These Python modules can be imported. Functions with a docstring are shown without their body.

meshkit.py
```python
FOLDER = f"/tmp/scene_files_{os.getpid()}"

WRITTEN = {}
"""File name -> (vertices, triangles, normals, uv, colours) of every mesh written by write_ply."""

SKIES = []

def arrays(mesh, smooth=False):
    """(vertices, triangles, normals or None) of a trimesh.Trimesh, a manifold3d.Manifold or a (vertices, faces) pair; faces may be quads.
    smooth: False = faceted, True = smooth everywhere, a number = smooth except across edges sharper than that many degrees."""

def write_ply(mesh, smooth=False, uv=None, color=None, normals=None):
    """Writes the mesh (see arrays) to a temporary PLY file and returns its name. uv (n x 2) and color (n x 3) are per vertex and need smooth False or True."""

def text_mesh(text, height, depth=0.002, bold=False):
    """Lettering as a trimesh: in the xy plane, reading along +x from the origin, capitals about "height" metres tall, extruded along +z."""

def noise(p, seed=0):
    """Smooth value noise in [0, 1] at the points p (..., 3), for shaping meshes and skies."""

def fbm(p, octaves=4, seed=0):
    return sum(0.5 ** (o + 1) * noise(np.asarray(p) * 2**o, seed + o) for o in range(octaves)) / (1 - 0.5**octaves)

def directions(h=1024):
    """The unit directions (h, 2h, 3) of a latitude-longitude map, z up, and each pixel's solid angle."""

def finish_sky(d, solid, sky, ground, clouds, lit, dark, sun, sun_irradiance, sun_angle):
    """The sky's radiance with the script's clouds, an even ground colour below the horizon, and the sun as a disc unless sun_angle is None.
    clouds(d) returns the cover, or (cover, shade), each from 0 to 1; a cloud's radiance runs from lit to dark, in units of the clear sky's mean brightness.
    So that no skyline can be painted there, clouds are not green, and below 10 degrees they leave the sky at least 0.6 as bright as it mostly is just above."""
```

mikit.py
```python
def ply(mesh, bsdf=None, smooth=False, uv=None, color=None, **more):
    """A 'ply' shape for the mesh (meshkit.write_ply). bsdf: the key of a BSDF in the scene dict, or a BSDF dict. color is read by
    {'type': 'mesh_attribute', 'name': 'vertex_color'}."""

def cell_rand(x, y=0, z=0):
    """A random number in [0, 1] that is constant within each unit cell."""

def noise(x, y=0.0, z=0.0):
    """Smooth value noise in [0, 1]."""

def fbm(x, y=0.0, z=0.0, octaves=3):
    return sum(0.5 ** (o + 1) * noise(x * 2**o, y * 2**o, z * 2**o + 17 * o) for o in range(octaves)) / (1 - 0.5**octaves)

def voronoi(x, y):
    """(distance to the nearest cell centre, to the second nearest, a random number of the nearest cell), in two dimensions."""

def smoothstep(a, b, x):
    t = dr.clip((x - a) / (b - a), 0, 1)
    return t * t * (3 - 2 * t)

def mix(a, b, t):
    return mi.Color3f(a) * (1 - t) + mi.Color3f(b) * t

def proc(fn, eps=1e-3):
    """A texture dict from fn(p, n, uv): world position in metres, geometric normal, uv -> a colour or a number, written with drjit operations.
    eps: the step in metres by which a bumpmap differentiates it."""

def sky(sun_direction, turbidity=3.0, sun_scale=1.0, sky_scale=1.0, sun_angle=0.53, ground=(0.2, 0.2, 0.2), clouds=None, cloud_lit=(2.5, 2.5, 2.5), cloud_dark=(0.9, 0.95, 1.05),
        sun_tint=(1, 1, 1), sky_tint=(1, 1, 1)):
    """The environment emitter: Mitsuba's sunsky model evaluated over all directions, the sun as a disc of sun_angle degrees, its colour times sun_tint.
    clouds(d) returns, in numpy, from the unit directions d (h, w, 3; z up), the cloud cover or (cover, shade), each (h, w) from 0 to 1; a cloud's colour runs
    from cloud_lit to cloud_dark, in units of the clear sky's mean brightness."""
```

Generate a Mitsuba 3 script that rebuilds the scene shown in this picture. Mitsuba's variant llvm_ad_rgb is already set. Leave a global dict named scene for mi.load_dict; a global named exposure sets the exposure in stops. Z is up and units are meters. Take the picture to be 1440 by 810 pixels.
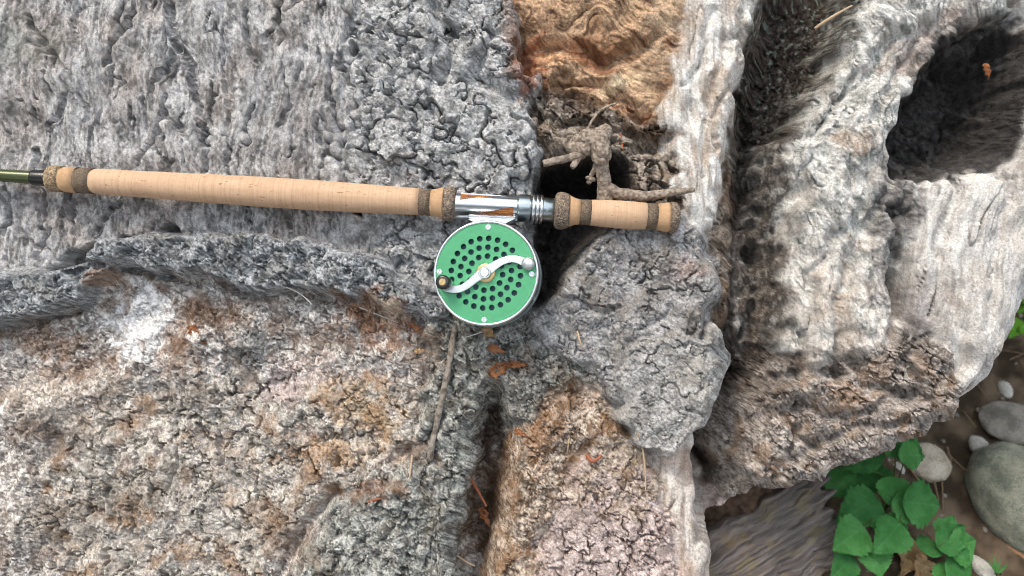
import math, numpy as np, trimesh, mitsuba as mi, drjit as dr, mikit, meshkit
from scipy.ndimage import gaussian_filter, map_coordinates
from scipy.interpolate import CubicSpline
from shapely.geometry import Polygon, LineString, Point
import manifold3d as m3
T = mi.ScalarTransform4f
rng = np.random.default_rng(7)
scene, labels = {}, {}

# ------------------------------------------------------------------ camera, sky, exposure
# The trunk's own working plane: origin on the bark, x right, y up the trunk, h out of the bark; unit = 0.68 mm.
UNIT = 0.98 / 1440
DIST = 1100.0                                   # camera stands this many units off the bark
PITCH = math.radians(50)                        # looking down onto the trunk base
ORIGIN = np.array([0, 0, 0.36])
EX = np.array([1.0, 0, 0]); EY = np.array([0, math.sin(PITCH), math.cos(PITCH)]); EZ = np.array([0, -math.cos(PITCH), math.sin(PITCH)])
ROT = np.stack([EX, EY, EZ], 1)                 # trunk frame -> world
cam_at = ORIGIN + EZ * DIST * UNIT
scene['camera'] = {'type': 'thinlens', 'fov': 2 * math.degrees(math.atan(720 / DIST)), 'fov_axis': 'x', 'aperture_radius': 0.0034, 'focus_distance': (DIST - 20) * UNIT,
                   'to_world': T().look_at(origin=cam_at.tolist(), target=ORIGIN.tolist(), up=EY.tolist()), 'near_clip': 0.02, 'far_clip': 200.0}
exposure = 2.98
scene['sky'] = mikit.sky((-0.35, 0.15, 0.92), turbidity=3, sun_scale=0.22, sun_angle=22, clouds=lambda d: 1.0, cloud_lit=(2.34, 2.5, 2.7), ground=(0.1, 0.09, 0.07))

# ------------------------------------------------------------------ helpers
def world(p):                                   # trunk frame (units) -> world metres
    return ORIGIN + (np.asarray(p, float) * UNIT) @ ROT.T
def at(px, py, h=0.0):                          # a point sighted at photo position (px, py), h units off the bark plane
    k = 1 - h / DIST
    return np.array([(px - 720) * k, (405 - py) * k, h])
def ground_at(px, py, lift=0.0):                # world point where the sight line meets the level ground z = lift
    d = world(at(px, py, 0)) - cam_at
    return cam_at + d * (lift - cam_at[2]) / d[2]
def numbered(key):
    if key not in scene: return key
    i = 1
    while f'{key}_{i:03d}' in scene: i += 1
    return f'{key}_{i:03d}'
used_things = set()
def thing_key(name):
    key, i = name, 0
    while key in used_things: i += 1; key = f'{name}_{i:03d}'
    used_things.add(key)
    return key
def thing(name, label, cat, group=None):
    key = thing_key(name)
    labels[key] = {'label': label, 'category': cat}
    if group: labels[key]['group'] = group
    return key
def add(key, mesh, bsdf, smooth=35, frame=True, uv=None, color=None, label=None):
    """one entry of the scene; frame: the mesh is in the trunk frame and is carried to the world"""
    key = numbered(key)
    if isinstance(mesh, m3.Manifold):
        mm = mesh.to_mesh(); mesh = trimesh.Trimesh(mm.vert_properties[:, :3], mm.tri_verts, process=False)
    mesh = mesh.copy()
    if frame: mesh.vertices = world(mesh.vertices)
    scene[key] = mikit.ply(mesh, bsdf, smooth=smooth, uv=uv, color=color)
    if label: labels[key] = {'label': label}
    return key
def lin(*c):                                    # sRGB 0-255 -> linear
    c = np.array(c, float) / 255
    return np.where(c <= 0.04045, c / 12.92, ((c + 0.055) / 1.055) ** 2.4)

def tup(c): return tuple(float(x) for x in c)

# ------------------------------------------------------------------ noise (numpy, for shaping)
def _h(ix, iy, s):
    h = (ix.astype(np.int64) * 374761393 + iy.astype(np.int64) * 668265263 + int(s) * 1442695041) & 0xFFFFFFFF
    h = ((h ^ (h >> 13)) * 1274126177) & 0xFFFFFFFF
    return (h ^ (h >> 16)) & 0xFFFFFF
_G = np.stack([np.cos(np.arange(256) * math.tau / 256), np.sin(np.arange(256) * math.tau / 256)]).astype(np.float32)
def pn(x, y, s=0):                              # gradient noise, about -1..1
    x = np.asarray(x, np.float32); y = np.asarray(y, np.float32)
    ix, iy = np.floor(x), np.floor(y); fx, fy = x - ix, y - iy
    ix = ix.astype(np.int64); iy = iy.astype(np.int64)
    u = fx * fx * fx * (fx * (fx * 6 - 15) + 10); v = fy * fy * fy * (fy * (fy * 6 - 15) + 10)
    def g(a, b):
        k = _h(ix + a, iy + b, s) & 255
        return _G[0][k] * (fx - a) + _G[1][k] * (fy - b)
    a = g(0, 0); b = g(1, 0); c = g(0, 1); d = g(1, 1)
    return ((a + u * (b - a)) * (1 - v) + (c + u * (d - c)) * v) * 1.5
def fb(x, y, o=4, s=0, gain=0.5):
    t, a = 0, 1.0
    for k in range(o):
        t = t + a * pn(x * 2**k + 13.7 * k, y * 2**k - 7.3 * k, s + k); a *= gain
    return t
def ridge(x, y, o=3, s=0, gain=0.55):           # 0..1ish, sharp ridges up
    t, a, n = 0, 1.0, 0
    for k in range(o):
        t = t + a * (1 - np.abs(pn(x * 2**k + 5.1 * k, y * 2**k + 9.2 * k, s + k)) * 1.6); n += a; a *= gain
    return t / n
def worley(x, y, s=0, jit=1.0):                 # F1, F2, cell number, offset to the centre
    x = np.asarray(x, np.float32); y = np.asarray(y, np.float32)
    ix, iy = np.floor(x).astype(np.int64), np.floor(y).astype(np.int64)
    f1 = np.full(x.shape, 9, np.float32); f2 = f1.copy(); cid = np.zeros(x.shape, np.int64); ox = f1 * 0; oy = f1 * 0
    for a in (-1, 0, 1):
        for b in (-1, 0, 1):
            h = _h(ix + a, iy + b, s)
            cx = ix + a + 0.5 + jit * ((h & 0xFFF) / 4095.0 - 0.5); cy = iy + b + 0.5 + jit * ((h >> 12) / 4095.0 - 0.5)
            dx, dy = (x - cx).astype(np.float32), (y - cy).astype(np.float32)
            d = np.sqrt(dx * dx + dy * dy); m = d < f1
            f2 = np.where(m, f1, np.minimum(f2, d)); cid = np.where(m, h, cid); ox = np.where(m, dx, ox); oy = np.where(m, dy, oy); f1 = np.where(m, d, f1)
    return f1, f2, cid, ox, oy
def ss(a, b, x):
    t = np.clip((x - a) / (b - a), 0, 1); return t * t * (3 - 2 * t)
def mixc(a, b, t):
    return np.asarray(a) * (1 - t[..., None]) + np.asarray(b) * t[..., None]
def rot(X, Y, deg):                             # (across, along) the grain; grain runs at deg from vertical, leaning right going up
    a = math.radians(deg); return X * math.cos(a) + Y * math.sin(a), -X * math.sin(a) + Y * math.cos(a)

# ------------------------------------------------------------------ materials
def spec(col, rough=0.5, **k): return {'type': 'principled', 'base_color': {'type': 'rgb', 'value': [float(x) for x in col]} if not isinstance(col, dict) else col, 'roughness': rough, **k}
N, FB, SM, MIX = mikit.noise, mikit.fbm, mikit.smoothstep, mikit.mix
# colour per vertex (kind of bark or wood, stains), times a fine dark grain and pores in the material itself
def vcol(k): return spec({'type': 'mesh_attribute', 'name': 'vertex_color', 'scale': k}, 0.8, specular=0.25)
scene['m_trunk'] = {'type': 'twosided', 'b': {'type': 'bumpmap', 'arbitrary': mikit.proc(lambda p, n, uv: 0.0014 * FB(p.x * 800, p.y * 800, p.z * 800, 3), eps=2e-4), 'scale': 1.0,
    'bsdf': {'type': 'blendbsdf', 'weight': mikit.proc(lambda p, n, uv: 0.55 * SM(.38, .66, FB(p.x * 620, p.y * 620, p.z * 620, 3)) + 0.45 * SM(.5, .75, N(p.x * 1500, p.y * 1500, p.z * 1500))), 'a': vcol(1.22), 'b': vcol(.66)}}}

# ------------------------------------------------------------------ the old trunk: lobes of bark and wood
def terr(x, n, sharp=0.3):                       # flaky terraces: flat shelves with sharp broken edges
    q = x * n; f = np.floor(q); return (f + ss(1 - sharp, 1, q - f)) / n
def wcrack(u, v, sc, s, w):                      # thin cracks between irregular cells: 1 in the crack; cell number, tilt
    a = sc * 0.35; u2 = u + a * fb(u / sc / 0.8, v / sc / 0.8, 3, s + 1, 0.6); v2 = v + a * fb(u / sc / 0.8, v / sc / 0.8, 3, s + 2, 0.6)
    f1, f2, cid, ox, oy = worley(u2 / sc, v2 / sc, s)
    ra, rb, rc = (cid & 255) / 255 - 0.5, ((cid >> 8) & 255) / 255 - 0.5, ((cid >> 16) & 255) / 255 - 0.5
    return 1 - ss(0.2 * w, w, f2 - f1), cid, ra * ox + rb * oy, rc
def flakes(X, Y, sc, s, n=3.0, sharp=0.25):      # angular broken crust
    q = fb(X / sc, Y / sc, 4, s, 0.55); return terr(q + 0.25 * pn(X / sc / 0.4, Y / sc / 0.4, s + 9), n, sharp)
def tone(X, Y, s, fine=1.0):                      # speckled brightness 0..1
    return np.clip(0.5 + 0.33 * fb(X / 16, Y / 16, 3, s) + 0.32 * fine * fb(X / 4.2, Y / 4.2, 2, s + 5) + 0.18 * fine * pn(X / 2.1, Y / 2.1, s + 8), 0, 1)
def bark_fine(X, Y):
    w = 12 * fb(X / 110, Y / 190, 2, 11) + 3 * fb(X / 26, Y / 60, 2, 12); u, v = rot(X + w, Y, 4)
    m = ss(-0.3, 0.4, fb(X / 80, Y / 110, 2, 5))
    ck, cid, tl, rc = wcrack(u, v * 0.34, 25, 21, 0.10); k2, id2, tl2, rc2 = wcrack(u, v * 0.5, 12, 24, 0.12)
    r = ridge(u / 6.5 + 0.25 * pn(u / 9, v / 24, 8), v / 52, 3, 31); r2 = ridge(u / 17, v / 110, 2, 33); fl = flakes(u, v * 0.4, 24, 35, 2.4, 0.12)
    gap = ss(-0.05, 0.3, pn(u / 14, v / 44, 36)); g2 = ss(0.1, 0.5, pn(u / 20, v / 40, 37))
    d = -12 * ck * m * gap - 3 * k2 * g2 + 3 * rc + 5 * tl + 2.6 * (r - 0.6) + 6 * (r2 - .6) + 2.2 * fl + 0.6 * fb(X / 6, Y / 9, 3, 41, 0.6) + 13 * fb(X / 85, Y / 150, 2, 45)
    t = np.clip(0.8 * tone(u, v * 0.45, 51, 1.0) + 0.2 * r, 0, 1); t2 = ss(-0.1, 0.6, fb(X / 90, Y / 120, 3, 61))
    c = mixc(lin(110, 109, 110), lin(200, 200, 202), ss(0.2, 0.85, t)); c = mixc(c, c * np.array([1.02, 0.93, 0.87]) * 0.85, t2 * 0.75)
    return d, c, None
def bark_chunk(X, Y):
    ck, cid, tl, rc = wcrack(X, Y * 1.2, 62, 101, 0.08); k2, id2, tl2, rc2 = wcrack(X, Y * 1.1, 29, 104, 0.08); m2 = ss(-0.2, 0.15, pn(X / 36, Y / 30, 85))
    k3, _, tl3, rc3 = wcrack(X, Y, 11, 107, 0.12); m3_ = ss(0.0, 0.4, pn(X / 26, Y / 22, 87))
    fl = flakes(X, Y, 30, 110, 2.4, 0.12)
    d = -22 * ck * ss(-.3, .15, pn(X / 28, Y / 28, 86)) + 24 * rc + 26 * tl - 9 * k2 * m2 + 3.5 * rc2 + 6 * tl2 - 2 * k3 * m3_ + 1 * tl3 + 4.2 * fl + 0.9 * fb(X / 7, Y / 6, 3, 111, 0.6)
    t = tone(X, Y, 121, 0.9)
    c = mixc(lin(124, 125, 126), lin(202, 203, 205), ss(0.2, 0.85, t)) * (1 + 0.2 * rc2)[..., None]
    return d, c, cid
def crumbly(sc, amp, cols, stain=0.5, seed=0, asp=1.0):
    def f(X, Y):
        u, v = X + 4 * fb(X / 14, Y / 14, 3, seed + 1), (Y + 4 * fb(X / 14, Y / 14, 3, seed + 2)) * asp
        fl = flakes(u, v, sc * 1.8, seed + 3, 2.4, 0.15); rg = ridge(u / sc / 0.9, v / sc / 0.9, 3, seed + 4, 0.6)
        ck, cid, tl, rc = wcrack(u, v, sc * 2.4, seed + 5, 0.10); k2, _, tl2, rc2 = wcrack(u, v, sc * 1.0, seed + 25, 0.13)
        a1 = worley(u / sc * 1.4, v / sc * 1.4, seed + 6)[0]; kn = ss(0.1, 0.5, pn(X / 34, Y / 34, seed + 16)); rough = ss(-0.5, 0.5, fb(X / 60, Y / 60, 2, seed + 17))
        d = amp * ((0.28 + 0.6 * rough) * (0.8 * fl + 0.6 * (rg - 0.55) + 0.9 * kn * (0.5 - a1)) - 1.5 * ck * ss(-.2, .15, pn(X / 25, Y / 25, seed + 15)) - 0.75 * k2 * ss(-.2, .2, pn(X / 22, Y / 22, seed + 18)) + 0.7 * rc + 1.3 * tl + 0.5 * tl2) + 1.4 * amp * fb(X / 52, Y / 52, 3, seed + 7) + 0.7 * fb(X / 3.6, Y / 3.6, 2, seed + 8)
        t = 0.8 * tone(u, v, seed + 9, 1.35) + 0.2 * np.clip(rg, 0, 1)
        c = mixc(cols[0], cols[1], ss(0.25, 0.8, t))
        c = mixc(c, cols[2], stain * ss(0.0, 0.6, fb(X / 45, Y / 45, 4, seed + 10)))
        c = mixc(c, cols[0] * 0.6, 0.6 * ss(0.3, 0.7, fb(X / 7, Y / 7, 3, seed + 11)))
        return d, c * (1 + 0.25 * rc)[..., None], cid
    return f
def grain(ang, amp, cols, wl=5.0, ln=60.0, swirl=10.0, seed=0, stain=0.5, rough=2.0, knots=(), mott=0.25):
    def f(X, Y):
        w = swirl * fb(X / 75, Y / 95, 2, seed + 1) + 0.2 * swirl * fb(X / 22, Y / 34, 2, seed + 2)
        for kx, ky, kr, ka in knots: w = w + ka * np.exp(-((X - kx) ** 2 + (Y - ky) ** 2) / kr ** 2)
        u, v = rot(X, Y, ang); u = u + w
        r = ridge(u / wl, v / ln, 3, seed + 3); r2 = fb(u / wl / 3.5, v / ln / 1.6, 2, seed + 4)
        cr = np.abs(pn(u / 24, v / 160, seed + 5)); k = (1 - ss(0.01, 0.045, cr)) * ss(0.05, .4, pn(X / 40, Y / 60, seed + 6))
        d = amp * (0.55 * (r - 0.6) + 0.6 * r2 - 2.4 * k) + rough * (1.6 * fb(X / 40, Y / 50, 3, seed + 7) + 0.6 * flakes(u, v / 3, 20, seed + 12, 2.0)) + 0.2 * rough * fb(X / 3.5, Y / 5, 2, seed + 11)
        t = np.clip(0.5 + 0.5 * fb(u / wl / 1.3, v / ln, 3, seed + 8, .65) + 0.2 * fb(X / 4, Y / 6, 2, seed + 13), 0, 1); t = (1 - mott) * t + mott * tone(X, Y, seed + 14, 1.2)
        c = mixc(cols[0], cols[1], ss(0.1, 0.75, t)); c = mixc(c, cols[2], stain * ss(0.0, 0.55, fb(u / 40, v / 90, 3, seed + 9)))
        return d, c, None
    return f
def cracked(sc, depth, cols, seed=0, rough=2.5, asp=1.0, ang=0, wid=0.1):
    def f(X, Y):
        u, v = rot(X, Y, ang); ck, cid, tl, rc = wcrack(u, v / asp, sc, seed + 3, wid * 0.9); k2, _, tl2, rc2 = wcrack(u, v / asp, sc * 0.4, seed + 23, 0.12)
        m = ss(-0.5, 0, pn(X / 45, Y / 45, seed + 12)) * ss(-.5, -.1, pn(X / 15, Y / 15, seed + 13))
        fl = flakes(X, Y, 28, seed + 14, 2.2, 0.14); rg = ridge(X / 9, Y / 9, 3, seed + 4, 0.6)
        d = -2.4 * depth * ck * m + depth * 0.5 * rc + depth * 1.1 * tl - 0.8 * depth * k2 * ss(-.05, .25, pn(X / 30, Y / 30, seed + 24)) + 0.3 * depth * tl2 + rough * (0.8 * fl + 0.3 * (rg - 0.5) + 0.25 * fb(X / 9, Y / 9, 3, seed + 5, .6)) + 2.2 * rough * fb(X / 60, Y / 60, 2, seed + 15) + 0.6 * fb(X / 3.5, Y / 3.5, 2, seed + 6)
        t = 0.82 * tone(X, Y, seed + 7, 1.3) + 0.18 * np.clip(rg, 0, 1)
        c = mixc(cols[0], cols[1], ss(0.22, 0.82, t)); c = mixc(c, cols[2], 0.6 * ss(0.0, 0.6, fb(X / 50, Y / 50, 3, seed + 8)))
        return d, c * (1 + 0.16 * rc)[..., None], cid
    return f
# name, height, rounding, drop share, outline noise, gradient (right, up), detail, outline in photo positions
LOBES = [
 ('grey_bark', 0, 20, 0.45, 30, (0, .03), bark_fine, [(-300,-420),(520,-420),(520,-60),(505,60),(490,160),(480,250),(520,330),(560,380),(540,410),(380,352),(200,332),(110,350),(60,400),(-300,440)]),
 ('bark_plate', 3, 14, 0.80, 20, (0, .03), bark_chunk, [(510,-420),(690,-420),(690,-40),(722,10),(738,70),(742,120),(748,165),(752,215),(764,250),(760,290),(752,340),(752,372),(735,410),(690,440),(600,440),(545,405),(515,330),(475,250),(485,160),(500,60)]),
 ('lichen_ledge', 24, 12, 0.90, 9, (0, -.02), crumbly(9, 7, (lin(88,91,95), lin(180,184,189), lin(120,118,112)), .4, 200), [(-300,370),(30,380),(80,385),(105,375),(128,345),(200,328),(330,328),(450,335),(540,372),(600,410),(640,440),(600,447),(540,428),(500,408),(440,412),(400,398),(350,412),(290,388),(200,374),(140,370),(118,400),(105,425),(70,446),(-300,475)]),
 ('rotten_wood', -20, 14, 0.40, 8, (0, -.03), crumbly(11, 5.2, (lin(122,113,109), lin(226,222,218), lin(138,116,100)), .6, 300), [(-300,440),(60,425),(110,370),(200,360),(300,370),(400,385),(520,400),(640,440),(680,500),(665,560),(650,640),(620,760),(600,1400),(-300,1400)]),
 ('cracked_rind', -9, 18, 0.30, 10, (0, -.03), cracked(30, 9, (lin(128,122,114), lin(218,212,204), lin(150,112,76)), 400, 5), [(170,560),(330,540),(440,560),(520,520),(600,560),(600,640),(560,680),(470,690),(425,730),(360,800),(300,1400),(60,1400),(90,800),(40,700),(90,600)]),
 ('lichen_crust', 4, 19, 0.80, 12, (0, 0), crumbly(14, 8.5, (lin(92,92,90), lin(192,194,189), lin(104,96,84)), .45, 500), [(590,455),(640,440),(700,455),(740,440),(690,490),(690,555),(684,590),(668,620),(660,650),(662,680),(650,705),(655,740),(640,775),(640,810),(620,1400),(380,1400),(410,810),(440,760),(475,700),(540,688),(575,650),(598,580),(604,510)]),
 ('lichen_bridge', -4, 15, 0.80, 9, (0, 0), crumbly(11, 7, (lin(80,79,76), lin(170,170,165), lin(120,104,88)), .45, 600), [(640,440),(700,440),(760,430),(850,470),(880,540),(860,570),(825,530),(800,540),(770,565),(745,590),(715,588),(688,560),(650,520)]),
 ('dirt_crevice', -62, 14, 0.40, 10, (0, -.12), crumbly(9, 6, (lin(48,38,30), lin(122,100,80), lin(84,60,42)), .6, 700), [(660,540),(740,560),(770,640),(750,720),(740,1400),(570,1400),(600,820),(640,720),(640,600)]),
 ('crumbling_wood', -8, 16, 0.60, 10, (0, -.03), crumbly(12, 6.5, (lin(110,90,74), lin(212,198,184), lin(142,108,78)), .7, 800), [(738,594),(768,548),(800,525),(822,508),(845,545),(868,585),(895,625),(920,660),(935,720),(850,740),(800,700),(770,760),(740,1400),(650,1400),(692,810),(704,760),(716,720),(728,690),(720,650),(738,625)]),
 ('pink_rind', -6, 20, 0.40, 8, (0, -.03), cracked(34, 9, (lin(148,132,128), lin(222,207,204), lin(166,150,142)), 900, 3.5, 0.9), [(790,680),(840,630),(890,640),(922,680),(938,740),(952,800),(965,1400),(720,1400),(745,800),(770,720)]),
 ('rugged_bark', 14, 14, 0.50, 12, (.0, .0), cracked(48, 5, (lin(112,111,112), lin(182,181,182), lin(122,114,106)), 1000, 5, 1.1, 20, .07), [(775,418),(800,378),(838,330),(870,300),(955,296),(985,338),(1008,390),(1006,420),(985,450),(985,480),(960,560),(900,600),(870,560),(840,520),(780,490),(750,462),(755,440)]),
 ('bark_flap', 26, 6, 0.60, 13, (.09, .03), cracked(44, 4.5, (lin(126,125,124), lin(196,195,194), lin(150,146,140)), 1100, 4, .8, -30, .08), [(905,480),(960,470),(990,478),(1015,478),(1041,492),(1048,522),(1036,560),(1020,585),(1000,606),(975,618),(955,638),(925,638),(895,612),(872,570),(868,530),(880,500)]),
 ('bleached_wood', 8, 24, 0.50, 15, (0, .03), grain(-6, 2.2, (lin(168,160,152), lin(230,229,227), lin(174,152,132)), 5, 90, 6, 1200, .5, 2.2), [(965,-420),(1130,-420),(1068,0),(1050,50),(1032,110),(1026,190),(1016,255),(996,315),(985,350),(962,335),(955,290),(948,210),(935,150),(950,60),(960,0)]),
 ('red_heartwood', -12, 30, 0.40, 6, (.12, .05), grain(-70, 4.2, (lin(92,66,50), lin(204,172,142), lin(120,78,56)), 3.2, 55, 17, 1300, .8, 7, ((748, 45, 24, 50), (845, 20, 30, -30)), .45), [(680,-420),(1010,-420),(985,20),(965,110),(950,172),(925,182),(890,172),(850,148),(805,138),(772,122),(738,126),(738,60),(712,0)]),
 ('broken_bark', -14, 10, 0.90, 10, (0, 0), cracked(27, 12, (lin(88,78,70), lin(170,160,150), lin(112,92,74)), 1400, 5, .8, 30, .14), [(735,120),(800,134),(850,150),(900,170),(945,184),(962,250),(975,300),(905,300),(893,262),(885,232),(862,212),(835,214),(800,215),(770,205),(748,190)]),
 ('mossy_flank', -74, 20, 0.40, 10, (-.1, 0), crumbly(10, 6, (lin(34,31,29), lin(96,88,80), lin(70,54,44)), .5, 1500), [(1050,-420),(1260,-420),(1200,30),(1165,90),(1135,180),(1100,230),(1095,300),(1105,360),(1095,430),(1090,480),(1050,545),(1000,500),(985,420),(985,350),(1010,290),(1030,240),(1035,150),(1055,60)]),
 ('brown_flank', -34, 30, 0.70, 8, (-.3, 0), cracked(34, 7, (lin(86,76,68), lin(160,148,136), lin(110,86,68)), 1600, 4, 1.4, 0, .09), [(1035,130),(1062,180),(1070,250),(1078,330),(1072,400),(1040,470),(1010,470),(1010,420),(1000,370),(975,330),(1000,300),(1028,240)]),
 ('weathered_wood', 12, 46, 0.60, 18, (-.03, -.03), grain(-16, 8.0, (lin(118,124,121), lin(222,221,219), lin(156,147,139)), 6, 40, 18, 1700, .5, 8, (), .5), [(1212,30),(1290,-420),(1520,-420),(1440,25),(1380,32),(1330,72),(1275,125),(1262,195),(1246,240),(1288,262),(1284,320),(1266,380),(1258,425),(1226,470),(1185,482),(1150,512),(1112,492),(1090,470),(1095,400),(1098,340),(1084,290),(1088,212),(1122,190),(1158,130),(1186,80)]),
 ('torn_fibre', 14, 30, 0.50, 14, (0, 0), grain(-10, 5.5, (lin(132,124,118), lin(228,223,218), lin(156,140,126)), 7, 70, 12, 1750, .5, 4), [(1100,330),(1245,320),(1252,380),(1270,430),(1238,492),(1205,500),(1172,532),(1140,505),(1112,510),(1088,475),(1095,400)]),
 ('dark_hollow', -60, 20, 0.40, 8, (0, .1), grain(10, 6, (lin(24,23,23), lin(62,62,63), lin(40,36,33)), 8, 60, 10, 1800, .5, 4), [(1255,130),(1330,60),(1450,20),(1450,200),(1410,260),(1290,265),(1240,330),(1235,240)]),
 ('smooth_wood', 15, 48, 0.75, 6, (.0, 0), grain(12, 5.0, (lin(168,162,158), lin(216,215,213), lin(184,174,164)), 7, 100, 8, 1900, .4), [(1452,60),(1640,-420),(1640,320),(1442,385),(1422,450),(1394,508),(1362,545),(1344,552),(1330,500),(1290,475),(1258,452),(1262,390),(1252,350),(1268,300),(1288,252),(1330,240),(1412,240),(1432,190),(1446,110)]),
 ('brown_burl', -2, 40, 0.60, 14, (0, .1), cracked(40, 10, (lin(106,98,93), lin(196,188,182), lin(148,124,102)), 2000, 4.5, .6, 35, .09), [(1050,560),(1080,480),(1130,470),(1180,480),(1240,470),(1292,450),(1340,490),(1356,550),(1332,588),(1255,628),(1185,666),(1115,684),(1065,664),(1035,640),(1042,600)]),
 ('pale_root', -14, 24, 0.70, 4, (0, -.05), grain(4, 3.4, (lin(150,138,130), lin(226,220,214), lin(176,142,120)), 8, 90, 6, 2100, .5), [(910,626),(960,622),(992,608),(996,650),(988,720),(993,810),(1000,1400),(950,1400),(948,810),(934,720)]),
]
SILHOUETTE = [(-420,-520),(1700,-520),(1700,300),(1442,388),(1392,510),(1348,563),(1242,638),(1112,684),(1060,690),(1030,720),(996,740),(995,810),(1000,1420),(-420,1420)]
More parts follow.
